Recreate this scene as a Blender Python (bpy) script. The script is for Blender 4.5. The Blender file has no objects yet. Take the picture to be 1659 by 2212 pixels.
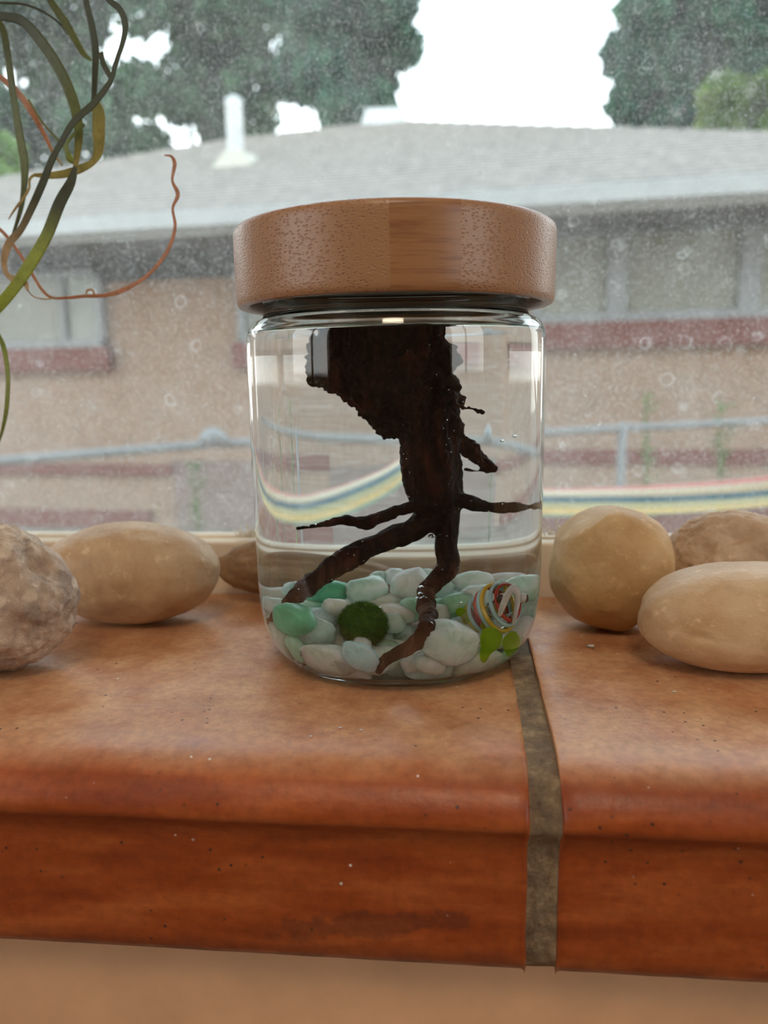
import bpy, bmesh, math, random
import numpy as np
from mathutils import Vector, Matrix, noise as mn
# ------------------------------------------------------------------ camera, sky, lamps, exposure
S = bpy.context.scene
COL = S.collection
PI = math.pi
cam_d = bpy.data.cameras.new('camera'); cam = bpy.data.objects.new('camera', cam_d); COL.objects.link(cam); S.camera = cam
cam_d.sensor_fit = 'VERTICAL'; cam_d.sensor_height = 34.6; cam_d.sensor_width = 25.95; cam_d.lens = 34.6*1700/2212
cam_d.clip_start = 0.01; cam_d.clip_end = 200
cam.matrix_world = Matrix([[0.994976, -0.000407, 0.100114, 0.019566], [0.098826, 0.163937, -0.981508, -0.233218], [-0.016013, 0.986471, 0.163154, 0.0816], [0.0, 0.0, 0.0, 1.0]])
cam_d.dof.use_dof = True; cam_d.dof.focus_distance = 0.205; cam_d.dof.aperture_fstop = 12.0

W = bpy.data.worlds.new('sky'); S.world = W; W.use_nodes = True
wn = W.node_tree; wn.nodes.clear()
wo = wn.nodes.new('ShaderNodeOutputWorld'); wb = wn.nodes.new('ShaderNodeBackground')
wt = wn.nodes.new('ShaderNodeTexCoord'); wx = wn.nodes.new('ShaderNodeSeparateXYZ'); wr = wn.nodes.new('ShaderNodeValToRGB')
wn.links.new(wt.outputs['Generated'], wx.inputs[0]); wn.links.new(wx.outputs['Z'], wr.inputs[0])
wr.color_ramp.elements[0].position = 0.0; wr.color_ramp.elements[0].color = (1.0, 0.99, 0.95, 1)
wr.color_ramp.elements[1].position = 0.75; wr.color_ramp.elements[1].color = (0.62, 0.82, 1.0, 1)
wn.links.new(wr.outputs[0], wb.inputs['Color']); wb.inputs['Strength'].default_value = 4.2
wn.links.new(wb.outputs[0], wo.inputs[0])

S.view_settings.view_transform = 'Standard'; S.view_settings.look = 'None'
S.view_settings.exposure = 0.0; S.view_settings.gamma = 1.0; S.view_settings.use_curve_mapping = False
cy = S.cycles
cy.max_bounces = 16; cy.transmission_bounces = 14; cy.glossy_bounces = 6; cy.diffuse_bounces = 4; cy.transparent_max_bounces = 16
cy.caustics_reflective = True; cy.caustics_refractive = True; cy.sample_clamp_indirect = 90.0; cy.blur_glossy = 0.5
cy.use_denoising = True

def bulb(x, y, z, watt, r=0.035, col=(1.0, 0.80, 0.58)):
    d = bpy.data.lights.new('bulb', 'POINT'); d.energy = watt; d.color = col; d.shadow_soft_size = r
    o = bpy.data.objects.new('bulb', d); o.location = (x, y, z); COL.objects.link(o)
bulb(0.05, -1.15, 1.38, 23.0, 0.20)          # round lamp on the room's ceiling behind the camera

# ------------------------------------------------------------------ helpers
def tag(o, label=None, cat=None, group=None, kind=None):
    if label: o['label'] = label
    if cat: o['category'] = cat
    if group: o['group'] = group
    if kind: o['kind'] = kind
    return o
def empty(name, loc=(0, 0, 0)):
    o = bpy.data.objects.new(name, None); o.location = loc; o.empty_display_size = 0.01; COL.objects.link(o); return o
def link_mesh(name, me, mats, parent=None, smooth=True):
    for m in (mats if isinstance(mats, (list, tuple)) else [mats]):
        me.materials.append(m)
    if smooth: me.polygons.foreach_set('use_smooth', [True]*len(me.polygons))
    o = bpy.data.objects.new(name, me); COL.objects.link(o)
    if parent: o.parent = parent; o.matrix_parent_inverse = Matrix.Translation(-parent_loc(parent))
    return o
def parent_loc(p): return p.location.copy()
def obj(name, vf, mats, parent=None, smooth=True):
    me = bpy.data.meshes.new(name); me.from_pydata([tuple(v) for v in vf[0]], [], [tuple(f) for f in vf[1]]); me.update()
    return link_mesh(name, me, mats, parent, smooth)
def bobj(name, bm, mats, parent=None, smooth=True):
    me = bpy.data.meshes.new(name); bm.to_mesh(me); bm.free(); return link_mesh(name, me, mats, parent, smooth)
def box_vf(x0, x1, y0, y1, z0, z1):
    v = [(x, y, z) for x in (x0, x1) for y in (y0, y1) for z in (z0, z1)]
    return v, [(0, 1, 3, 2), (4, 6, 7, 5), (0, 4, 5, 1), (2, 3, 7, 6), (0, 2, 6, 4), (1, 5, 7, 3)]
def bev_box(x0, x1, y0, y1, z0, z1, b=0.001, seg=2):
    bm = bmesh.new(); v, f = box_vf(x0, x1, y0, y1, z0, z1); vs = [bm.verts.new(p) for p in v]
    for q in f: bm.faces.new([vs[i] for i in q])
    bmesh.ops.recalc_face_normals(bm, faces=bm.faces)
    bmesh.ops.bevel(bm, geom=list(bm.edges), offset=b, segments=seg, affect='EDGES', profile=0.5)
    return bm
def lathe(prof, n=96, c=(0, 0)):
    v, f = [], []
    rings = []
    for r, z in prof:
        if r < 1e-7: rings.append([len(v)]); v.append((c[0], c[1], z))
        else:
            rings.append(list(range(len(v), len(v)+n)))
            for i in range(n):
                a = 2*PI*i/n; v.append((c[0]+r*math.cos(a), c[1]+r*math.sin(a), z))
    for A, B in zip(rings[:-1], rings[1:]):
        for i in range(n):
            j = (i+1) % n
            if len(A) == 1 and len(B) == 1: continue
            if len(A) == 1: f.append((A[0], B[j], B[i]))
            elif len(B) == 1: f.append((A[i], A[j], B[0]))
            else: f.append((A[i], A[j], B[j], B[i]))
    return v, f
def smooth_path(P, k=8):
    P = [np.array(p, float) for p in P]; P = [2*P[0]-P[1]] + P + [2*P[-1]-P[-2]]; out = []
    for i in range(1, len(P)-2):
        for t in np.linspace(0, 1, k, endpoint=False):
            a, b, c, d = P[i-1], P[i], P[i+1], P[i+2]
            out.append(0.5*(2*b+(c-a)*t+(2*a-5*b+4*c-d)*t*t+(3*b-a-3*c+d)*t**3))
    out.append(P[-2]); return out
def frames(pts, up=(0.13, 0.31, 0.94)):
    T = [pts[min(i+1, len(pts)-1)]-pts[max(i-1, 0)] for i in range(len(pts))]
    T = [t/(np.linalg.norm(t)+1e-12) for t in T]; n = np.cross(np.array(up), T[0])
    if np.linalg.norm(n) < 1e-6: n = np.cross(np.array((1, 0, 0)), T[0])
    out = []
    for t in T:
        n = n-t*(n@t); n /= np.linalg.norm(n)+1e-12; out.append((t, n, np.cross(t, n)))
    return out
def tube(P, R, n=10, k=6, jit=0.0, seed=0):
    """closed tapered tube; P control points, R radii"""
    q = smooth_path([tuple(p)+(r,) for p, r in zip(P, R)], k) if len(P) > 2 else [np.array(tuple(p)+(r,), float) for p, r in zip(P, R)]
    pts = [x[:3] for x in q]; rad = [max(x[3], 1e-5) for x in q]; fr = frames(pts); v, f = [], []
    rng = random.Random(seed)
    for p, r, (t, a, b) in zip(pts, rad, fr):
        for i in range(n):
            g = 2*PI*i/n; rr = r*(1+jit*rng.uniform(-1, 1)); v.append(p+rr*(math.cos(g)*a+math.sin(g)*b))
    m = len(pts)
    for i in range(m-1):
        for j in range(n):
            j2 = (j+1) % n; f.append((i*n+j, i*n+j2, (i+1)*n+j2, (i+1)*n+j))
    v.append(pts[0]-fr[0][0]*rad[0]*0.6); v.append(pts[-1]+fr[-1][0]*rad[-1]*0.6); a0, a1 = len(v)-2, len(v)-1
    for j in range(n):
        j2 = (j+1) % n; f.append((a0, j2, j)); f.append((a1, (m-1)*n+j, (m-1)*n+j2))
    return v, f
def join(*vfs):
    v, f = [], []
    for a, b in vfs:
        o = len(v); v += list(a); f += [tuple(i+o for i in q) for q in b]
    return v, f
_ico = {}
def ico(n):
    if n not in _ico:
        bm = bmesh.new(); bmesh.ops.create_icosphere(bm, subdivisions=n, radius=1.0)
        _ico[n] = ([tuple(v.co) for v in bm.verts], [tuple(x.index for x in f.verts) for f in bm.faces]); bm.free()
    return _ico[n]
def fbm(p, o=4):
    return mn.fractal(Vector(p), 0.9, 2.1, o)

# ------------------------------------------------------------------ materials
class M:
    def __init__(s, name):
        s.m = bpy.data.materials.new(name); s.m.use_nodes = True; s.t = s.m.node_tree; s.t.nodes.clear()
        s.out = s.n('OutputMaterial')
    def n(s, ty, **kw):
        x = s.t.nodes.new('ShaderNode'+ty)
        for k, v in kw.items(): setattr(x, k, v)
        return x
    def l(s, a, b): s.t.links.new(a, b)
    def set(s, node, **kw):
        for k, v in kw.items():
            k = k.replace('_', ' ')
            if hasattr(v, 'is_output'): s.l(v, node.inputs[k])
            else: node.inputs[k].default_value = v
        return node
    def coord(s, which='Object', scale=(1, 1, 1), loc=(0, 0, 0)):
        c = s.n('TexCoord'); m = s.n('Mapping'); s.l(c.outputs[which], m.inputs[0])
        m.inputs['Scale'].default_value = scale; m.inputs['Location'].default_value = loc; return m.outputs[0]
    def noise(s, co, scale, detail=4, rough=0.55, dist=0.0):
        x = s.n('TexNoise'); s.l(co, x.inputs['Vector']); s.set(x, Scale=scale, Detail=detail, Roughness=rough, Distortion=dist); return x.outputs['Fac']
    def voro(s, co, scale, feature='F1', rnd=1.0):
        x = s.n('TexVoronoi', feature=feature); s.l(co, x.inputs['Vector']); s.set(x, Scale=scale, Randomness=rnd); return x
    def ramp(s, fac, stops):
        r = s.n('ValToRGB'); s.l(fac, r.inputs[0]); e = r.color_ramp.elements
        while len(e) < len(stops): e.new(0.5)
        for q, (p, c) in zip(e, stops):
            q.position = p; q.color = tuple(c)+(1,) if isinstance(c, (tuple, list)) else (c, c, c, 1)
        return r.outputs[0]
    def mix(s, fac, a, b, mode='MIX'):
        x = s.n('MixRGB', blend_type=mode)
        for i, v in enumerate((fac, a, b)):
            if hasattr(v, 'is_output'): s.l(v, x.inputs[i])
            else: x.inputs[i].default_value = v if i == 0 else (tuple(v)+(1,) if len(v) == 3 else v)
        return x.outputs[0]
    def math(s, op, a, b=0.0):
        x = s.n('Math', operation=op)
        for i, v in enumerate((a, b)):
            if hasattr(v, 'is_output'): s.l(v, x.inputs[i])
            else: x.inputs[i].default_value = v
        return x.outputs[0]
    def bump(s, h, strength=0.3, dist=0.001):
        b = s.n('Bump'); s.l(h, b.inputs['Height']); s.set(b, Strength=strength, Distance=dist); return b.outputs[0]
    def principled(s, **kw):
        p = s.n('BsdfPrincipled'); nrm = kw.pop('Normal', None)
        for k, v in kw.items():
            k = k.replace('_', ' ')
            if hasattr(v, 'is_output'): s.l(v, p.inputs[k])
            else: p.inputs[k].default_value = tuple(v)+(1,) if 'Color' in k and len(v) == 3 else v
        if nrm is not None: s.l(nrm, p.inputs['Normal'])
        s.l(p.outputs[0], s.out.inputs[0]); return p
    def done(s, sh): s.l(sh, s.out.inputs[0]); return s.m
def plain(name, col, rough=0.6, amt=0.12, scale=60, bump=0.1, bdist=0.0005, **kw):
    k = M(name); co = k.coord(); nz = k.noise(co, scale, 5)
    lo = tuple(c*(1-amt*2) for c in col); hi = tuple(min(1, c*(1+amt*1.5)) for c in col)
    k.principled(Base_Color=k.ramp(nz, [(0.3, lo), (0.7, hi)]), Roughness=rough, Normal=k.bump(nz, bump, bdist), **kw); return k.m
def leafy(name, a, b, tr=0.45):
    k = M(name); co = k.coord('Object'); nz = k.noise(co, 1.6, 3); nf = k.n('ObjectInfo').outputs['Random']
    c = k.ramp(nz, [(0.38, a), (0.66, b)]); d = k.n('BsdfDiffuse'); t = k.n('BsdfTranslucent'); k.l(c, d.inputs[0]); k.l(c, t.inputs[0])
    x = k.n('MixShader'); x.inputs[0].default_value = tr; k.l(d.outputs[0], x.inputs[1]); k.l(t.outputs[0], x.inputs[2]); return k.done(x.outputs[0])

# terracotta
def terracotta(name, off):
    k = M(name); co = k.coord('Object', loc=off)
    big = k.noise(co, 9, 4); st = k.noise(k.coord('Object', (1, 3.5, 6), off), 26, 6, 0.6); fine = k.noise(co, 420, 4, 0.6); mid = k.noise(co, 70, 6, 0.65)
    c = k.ramp(st, [(0.30, (0.24, 0.044, 0.009)), (0.50, (0.33, 0.068, 0.014)), (0.70, (0.44, 0.115, 0.027))])
    # wear: pale dusty bloom on the walked-on top, in large soft patches
    wx_ = k.n('SeparateXYZ'); k.l(k.coord('Object'), wx_.inputs[0])
    top = k.math('MULTIPLY', k.ramp(wx_.outputs['Z'], [(0.0, 0.0), (0.0001, 1.0)]), 1.0)
    zr = k.n('MapRange'); k.l(wx_.outputs['Z'], zr.inputs[0]); zr.inputs[1].default_value = -0.004; zr.inputs[2].default_value = 0.0
    wear = k.math('MULTIPLY', k.ramp(mid, [(0.32, 0.35), (0.68, 0.95)]), zr.outputs[0])
    c = k.mix(wear, c, (0.68, 0.39, 0.20))
    # dark specks and scuffs
    v = k.voro(co, 330); sp = k.ramp(v.outputs['Distance'], [(0.10, 1.0), (0.16, 0.0)]); pick = k.ramp(k.noise(co, 55, 2), [(0.54, 0.0), (0.60, 1.0)])
    c = k.mix(k.math('MULTIPLY', sp, pick), c, (0.07, 0.03, 0.02))
    sc = k.ramp(k.noise(k.coord('Object', (1, 1.5, 2.2), off), 38, 8, 0.72), [(0.66, 0.0), (0.76, 0.45)])
    c = k.mix(sc, c, (0.16, 0.055, 0.03))
    # brown smear low on the face and grime along the bottom edge
    sm = k.n('Mapping'); k.l(k.coord('Object'), sm.inputs[0]); sm.inputs['Location'].default_value = (0.008, 0.0, 0.0385); sm.inputs['Rotation'].default_value = (0, 0.13, 0)
    ln = k.n('VectorMath', operation='MULTIPLY'); k.l(sm.outputs[0], ln.inputs[0]); ln.inputs[1].default_value = (36, 0, 240)
    lg = k.n('VectorMath', operation='LENGTH'); k.l(ln.outputs[0], lg.inputs[0])
    e = k.math('ADD', lg.outputs['Value'], k.math('MULTIPLY', k.math('SUBTRACT', k.noise(co, 130, 7, 0.7), 0.5), 2.6))
    c = k.mix(k.ramp(e, [(0.66, 0.5), (0.92, 0.0)]), c, (0.11, 0.032, 0.016))
    bt = k.n('MapRange'); k.l(wx_.outputs['Z'], bt.inputs[0]); bt.inputs[1].default_value = -0.0425; bt.inputs[2].default_value = -0.050
    c = k.mix(k.math('MULTIPLY', bt.outputs[0], k.ramp(mid, [(0.4, 0.2), (0.6, 0.9)])), c, (0.13, 0.04, 0.025))
    # pale specks of dust
    v2 = k.voro(k.coord('Object', loc=(3.3, 1.1, .7)), 240); ps = k.ramp(v2.outputs['Distance'], [(0.07, 1.0), (0.11, 0.0)]); pk = k.ramp(k.noise(co, 80, 2), [(0.58, 0.0), (0.63, 1.0)])
    c = k.mix(k.math('MULTIPLY', ps, pk), c, (0.75, 0.68, 0.6))
    c = k.mix(0.5, c, k.ramp(fine, [(0.30, (0.60, 0.56, 0.54)), (0.55, (1.0, 1.0, 1.0)), (0.75, (1.25, 1.22, 1.2))]), 'MULTIPLY')
    h = k.math('ADD', k.math('MULTIPLY', fine, 0.6), k.math('MULTIPLY', mid, 0.8))
    k.principled(Base_Color=c, Roughness=k.ramp(mid, [(0.35, 0.34), (0.7, 0.50)]), Specular_IOR_Level=0.48, Normal=k.bump(h, 0.35, 0.0006)); return k.m
TILE_A = terracotta('terracotta_a', (0, 0, 0)); TILE_B = terracotta('terracotta_b', (1.7, 0.4, 0))
GROUT = (lambda k: (lambda co: (k.principled(Base_Color=k.ramp(k.noise(co, 160, 7, 0.75), [(0.3, (0.11, 0.076, 0.05)), (0.5, (0.27, 0.19, 0.11)), (0.72, (0.58, 0.44, 0.26))]), Roughness=0.7, Normal=k.bump(k.noise(co, 330, 7, 0.7), 0.9, 0.0012)), k.m)[1])(k.coord()))(M('grout'))
WALL = plain('painted_plaster', (0.74, 0.43, 0.235), 0.75, 0.05, 45, 0.5, 0.0015)
ROOM = plain('room_paint', (0.30, 0.25, 0.20), 0.85, 0.04, 5)
CEIL = plain('ceiling_paint', (0.5, 0.48, 0.44), 0.9, 0.03, 5)
FLOORM = plain('floor_boards', (0.30, 0.17, 0.09), 0.5, 0.2, 6)
FRAME = plain('cream_frame_paint', (0.72, 0.60, 0.44), 0.5, 0.05, 120, 0.15)

def pane_mat():
    k = M('dusty_window_glass'); co = k.coord()
    grain = k.noise(co, 900, 5, 0.7); mid = k.noise(co, 60, 6, 0.65); big = k.noise(co, 9, 3)
    amt = k.math('ADD', k.ramp(big, [(0.3, 0.012), (0.7, 0.06)]), k.math('MULTIPLY', k.ramp(mid, [(0.38, 0.0), (0.7, 1.0)]), 0.05))
    amt = k.math('ADD', amt, k.math('MULTIPLY', k.ramp(grain, [(0.50, 0.0), (0.70, 1.0)]), 0.20))
    wob = k.n('TexNoise'); k.l(co, wob.inputs['Vector']); k.set(wob, Scale=260.0, Detail=3.0)
    wco = k.n('VectorMath', operation='MULTIPLY_ADD'); k.l(wob.outputs['Color'], wco.inputs[0]); wco.inputs[1].default_value = (0.0035,)*3; k.l(co, wco.inputs[2])
    for sc, r0, r1, thr, a in ((95, 0.20, 0.30, 0.68, 0.20), (170, 0.13, 0.23, 0.68, 0.26), (60, 0.02, 0.045, 0.35, 1.0), (300, 0.0, 0.13, 0.50, 0.9)):
        vv = k.voro(wco.outputs[0], sc); pick = k.math('GREATER_THAN', vv.outputs['Color'], thr)
        ring = k.ramp(vv.outputs['Distance'], [(max(r0-0.05, 0), 0.0 if r0 > 0.05 else 1.0), (r0, 1.0), (r1, 0.0)])
        amt = k.math('ADD', amt, k.math('MULTIPLY', k.math('MULTIPLY', ring, pick), k.math('MULTIPLY', k.ramp(mid, [(0.42, 0.15), (0.62, 1.0)]), a)))
    sx = k.noise(k.coord('Object', (1, 1, 0.12)), 140, 4, 0.6)
    amt = k.math('ADD', amt, k.math('MULTIPLY', k.ramp(sx, [(0.56, 0.0), (0.75, 1.0)]), 0.04))
    g = k.n('NewGeometry'); sn = k.n('SeparateXYZ'); k.l(g.outputs['True Normal'], sn.inputs[0])
    outer = k.math('GREATER_THAN', k.math('ABSOLUTE', sn.outputs['Y']), 0.5)
    amt = k.math('MULTIPLY', k.math('MINIMUM', amt, 0.9), outer)
    tr = k.n('BsdfTransparent'); tr.inputs[0].default_value = (0.955, 0.975, 0.965, 1)
    gl = k.n('BsdfGlossy'); gl.inputs['Roughness'].default_value = 0.02; fr = k.n('Fresnel'); fr.inputs[0].default_value = 1.22
    m1 = k.n('MixShader'); k.l(fr.outputs[0], m1.inputs[0]); k.l(tr.outputs[0], m1.inputs[1]); k.l(gl.outputs[0], m1.inputs[2])
    tl = k.n('BsdfTranslucent'); tl.inputs[0].default_value = (0.93, 0.93, 0.90, 1); df = k.n('BsdfDiffuse'); df.inputs[0].default_value = (0.85, 0.83, 0.78, 1)
    m2 = k.n('MixShader'); m2.inputs[0].default_value = 0.28; k.l(tl.outputs[0], m2.inputs[1]); k.l(df.outputs[0], m2.inputs[2])
    m3 = k.n('MixShader'); k.l(amt, m3.inputs[0]); k.l(m1.outputs[0], m3.inputs[1]); k.l(m2.outputs[0], m3.inputs[2])
    return k.done(m3.outputs[0])
PANE = pane_mat()
def glass(name, ior, col=(1, 1, 1), rough=0.0, bump=None):
    k = M(name); g = k.n('BsdfGlass'); g.inputs['Color'].default_value = tuple(col)+(1,); g.inputs['Roughness'].default_value = rough; g.inputs['IOR'].default_value = ior
    if bump:
        co = k.coord('Object', bump[2]); k.l(k.bump(k.noise(co, bump[0], 2, 0.5), bump[1], 0.001), g.inputs['Normal'])
    return k.done(g.outputs[0])
GLASS = glass('clear_jar_glass', 1.5, (0.975, 0.99, 0.985), 0.0, (55, 0.05, (1, 1, 0.25)))
WATER_SIDE = glass('water_against_glass', 1.333/1.5); WATER_TOP = glass('water_surface', 1.333)
BUBBLE = glass('air_bubble', 1/1.333)

def stone_mat(name, a, b, c, rough=0.55, s=1.0, dark=None, bump=0.3, off=(0, 0, 0)):
    k = M(name); co = k.coord('Object', loc=off); n1 = k.noise(co, 45*s, 7, 0.62, 0.6); n2 = k.noise(co, 380*s, 5, 0.65); n3 = k.noise(co, 110*s, 6, 0.7)
    col = k.ramp(n1, [(0.30, a), (0.5, b), (0.70, c)])
    col = k.mix(k.ramp(n3, [(0.56, 0.0), (0.72, 0.35)]), col, tuple(x*0.55 for x in b))
    col = k.mix(k.ramp(n2, [(0.58, 0.0), (0.72, 0.5)]), col, tuple(min(1, x*1.4) for x in c))
    if dark:
        v = k.voro(co, 120*s); col = k.mix(k.math('MULTIPLY', k.ramp(k.noise(co, 70*s, 6, 0.7), [(0.48, 0.0), (0.62, 1.0)]), 0.7), col, dark)
        col = k.mix(k.ramp(v.outputs['Distance'], [(0.18, 0.5), (0.36, 0.0)]), col, tuple(min(1, x*1.25) for x in c))
    h = k.math('ADD', k.math('MULTIPLY', n2, 0.45), n3)
    k.principled(Base_Color=col, Roughness=rough, Normal=k.bump(h, bump, 0.0012)); return k.m
ST_ROUGH = stone_mat('grey_brown_conglomerate', (0.32, 0.215, 0.155), (0.50, 0.365, 0.265), (0.68, 0.56, 0.43), 0.7, 1.3, (0.20, 0.145, 0.12), 1.0)
ST_PALE = stone_mat('pale_tan_stone', (0.38, 0.225, 0.115), (0.54, 0.365, 0.21), (0.66, 0.51, 0.345), 0.5, 0.7, None, 0.5)
ST_BROWN = stone_mat('brown_banded_stone', (0.17, 0.10, 0.055), (0.32, 0.195, 0.105), (0.46, 0.31, 0.18), 0.65, 1.2, None, 0.6, (.2, 0, 0))
ST_YELLOW = stone_mat('yellow_tan_stone', (0.45, 0.265, 0.105), (0.57, 0.365, 0.165), (0.65, 0.46, 0.24), 0.5, 0.6, None, 0.5, (.5, .2, 0))
ST_PINK = stone_mat('pinkish_pitted_stone', (0.36, 0.23, 0.14), (0.52, 0.36, 0.235), (0.64, 0.49, 0.35), 0.65, 1.0, None, 0.6, (.1, .7, 0))
ST_SMOOTH = stone_mat('smooth_tan_stone', (0.40, 0.23, 0.11), (0.54, 0.345, 0.18), (0.66, 0.48, 0.30), 0.5, 0.8, None, 0.55, (.9, .3, 0))

def bamboo(name, side):
    k = M(name); 
    if side:   # strip seen along its length: fine level streaks
        co = k.coord('Object', (60, 60, 900)); co2 = k.coord('Object', (110, 110, 700), (3, 1, 2))
        n1 = k.noise(co, 1.0, 4, 0.6); v = k.voro(co2, 1.0); s1 = k.ramp(n1, [(0.46, 0.0), (0.66, 0.9)])
        c = k.mix(s1, (0.355, 0.165, 0.066), (0.205, 0.07, 0.027)); h = n1; bs = 0.15
    else:      # end fibres: staggered dark dashes
        co = k.coord('Object', (800, 800, 1500)); v = k.voro(co, 1.0, rnd=0.8); d = k.ramp(v.outputs['Distance'], [(0.22, 1.0), (0.40, 0.0)])
        dens = k.ramp(k.noise(k.coord('Object', (60, 60, 60)), 1.0, 2), [(0.3, 0.45), (0.6, 0.95)])
        c = k.mix(k.math('MULTIPLY', d, dens), (0.37, 0.19, 0.09), (0.235, 0.09, 0.04)); h = k.math('ADD', k.math('SUBTRACT', 1.0, d), k.noise(k.coord('Object', (900, 900, 1400), (5, 2, 1)), 1.0, 3)); bs = 0.35
    c = k.mix(k.math('MULTIPLY', k.noise(k.coord('Object', (25, 25, 25)), 1.0, 3), 0.35), c, (0.42, 0.235, 0.11))
    k.principled(Base_Color=c, Roughness=0.36, Specular_IOR_Level=0.5, Coat_Weight=0.25, Coat_Roughness=0.3, Normal=k.bump(h, bs, 0.0004)); return k.m
BAM_A = bamboo('bamboo_end_fibre', False); BAM_B = bamboo('bamboo_streaked', True)
GASKET = plain('clear_grey_silicone', (0.18, 0.19, 0.19), 0.3, 0.1, 200)
LINER = plain('lid_underside_dark', (0.10, 0.085, 0.07), 0.5, 0.1, 90)

def wood_mat():
    k = M('wet_driftwood'); co = k.coord('Object', (1, 1, 0.3)); n1 = k.noise(co, 130, 7, 0.65, 0.8); n2 = k.noise(k.coord(), 900, 4, 0.6); n3 = k.noise(k.coord(), 70, 3)
    z = k.n('SeparateXYZ'); k.l(k.coord('Object'), z.inputs[0]); low = k.n('MapRange'); k.l(z.outputs['Z'], low.inputs[0]); low.inputs[1].default_value = 0.034; low.inputs[2].default_value = 0.018
    dk = k.ramp(n1, [(0.34, (0.006, 0.004, 0.004)), (0.52, (0.017, 0.007, 0.005)), (0.70, (0.075, 0.022, 0.012))])
    lt = k.ramp(n1, [(0.34, (0.04, 0.018, 0.012)), (0.52, (0.125, 0.058, 0.034)), (0.70, (0.30, 0.165, 0.095))])
    c = k.mix(k.math('MULTIPLY', low.outputs[0], k.ramp(n3, [(0.3, 0.4), (0.6, 1.0)])), dk, lt)
    k.principled(Base_Color=c, Roughness=0.6, Specular_IOR_Level=0.08, Normal=k.bump(k.math('ADD', n1, k.math('MULTIPLY', n2, 0.4)), 0.9, 0.0011)); return k.m
WOOD = wood_mat()
def pebble_mat(name, col, tr=0.3):
    k = M(name); co = k.coord('Object'); n1 = k.noise(co, 210, 5, 0.6, 0.5); n2 = k.noise(co, 700, 4, 0.7)
    lo = tuple(x*0.72 for x in col); hi = tuple(min(0.92, x*1.16+0.02) for x in col)
    c = k.ramp(n1, [(0.32, lo), (0.52, col), (0.72, hi)]); c = k.mix(k.ramp(n2, [(0.62, 0.0), (0.8, 0.3)]), c, (0.8, 0.8, 0.72))
    k.principled(Base_Color=c, Roughness=0.3, Specular_IOR_Level=0.2, Subsurface_Weight=0.85, Subsurface_Radius=(0.0055, 0.0075, 0.0062), Subsurface_Scale=1.0, Normal=k.bump(n1, 0.12, 0.0006)); return k.m
PC = {'teal': (0.17, 0.50, 0.30), 'green': (0.40, 0.64, 0.46), 'mint': (0.62, 0.80, 0.66), 'pale': (0.72, 0.80, 0.70), 'white': (0.82, 0.85, 0.79), 'cream': (0.84, 0.86, 0.68), 'beige': (0.66, 0.72, 0.60),
      'blue': (0.55, 0.74, 0.72), 'grey': (0.48, 0.60, 0.52), 'pink': (0.70, 0.72, 0.62)}
PC = {k_: (min(.90, c[0]*1.08), min(.95, c[1]*1.16), min(.92, c[2]*1.16)) for k_, c in PC.items()}
PM = {k_: pebble_mat('pebble_'+k_, v) for k_, v in PC.items()}

# ================================================================== SETTING
sill = empty('trim_1'); tag(sill, 'terracotta tiled window ledge with a rounded lip and stepped front face', kind='structure')
PROF = [(.0615, 0), (.03, 0), (0, 0), (-.03, 0), (-.055, 0), (-.064, -.0002), (-.070, -.0009), (-.0745, -.0026), (-.0775, -.0050), (-.0796, -.0080), (-.0804, -.0102), (-.0802, -.0116), (-.0795, -.0124),
        (-.0780, -.0138), (-.0766, -.0158), (-.0758, -.0182), (-.0754, -.0215), (-.0754, -.0440), (-.0750, -.0466), (-.0738, -.0486), (-.0715, -.0493), (-.0625, -.0493), (-.0625, -.0125), (.0615, -.0125)]
def extrude_profile(prof, x0, x1, nx, jit=0.0, seed=1):
    v, f = [], []; n = len(prof); rng = random.Random(seed)
    for i in range(nx+1):
        x = x0+(x1-x0)*i/nx
        for (y, z) in prof:
            d = jit*fbm((x*140+seed, y*140, z*140)); v.append((x+ (jit*0.8*fbm((y*90, z*90, seed+i)) if i in (0, nx) else 0), y+d*(0.6 if z < -.003 else 0), z+d*(1 if z > -.003 else 0)))
    for i in range(nx):
        for j in range(n): j2 = (j+1) % n; f.append((i*n+j, i*n+j2, (i+1)*n+j2, (i+1)*n+j))
    f.append(tuple(range(n))); f.append(tuple(nx*n+j for j in reversed(range(n)))); return v, f
def resample(prof, step=0.0025):
    out = []
    for a, b in zip(prof, prof[1:]+prof[:1]):
        k_ = max(1, int(math.hypot(b[0]-a[0], b[1]-a[1])/step)); out += [(a[0]+(b[0]-a[0])*i/k_, a[1]+(b[1]-a[1])*i/k_) for i in range(k_)]
    return out
PR = resample(PROF)
for i, (x0, x1, m) in enumerate(((-.3755, -.1745, TILE_B), (-.1675, .0333, TILE_A), (.0401, .2415, TILE_B), (.2485, .4495, TILE_A))):
    t = obj('tile', extrude_profile(PR, x0, x1, 60, 0.00022, i+3), m, sill); e = t.modifiers.new('edge', 'BEVEL'); e.width = .0008; e.segments = 2; e.limit_method = 'ANGLE'; e.angle_limit = 1.2
PG = [(y+.0009*(y < -.06), z-.0009*(z > -.02)) for y, z in PR]
for x0, x1 in ((-.1748, -.1672), (.0330, .0404), (.2412, .2488)):
    obj('grout', extrude_profile(PG, x0, x1, 8, 0.0007, int(x0*999)), GROUT, sill)

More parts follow.
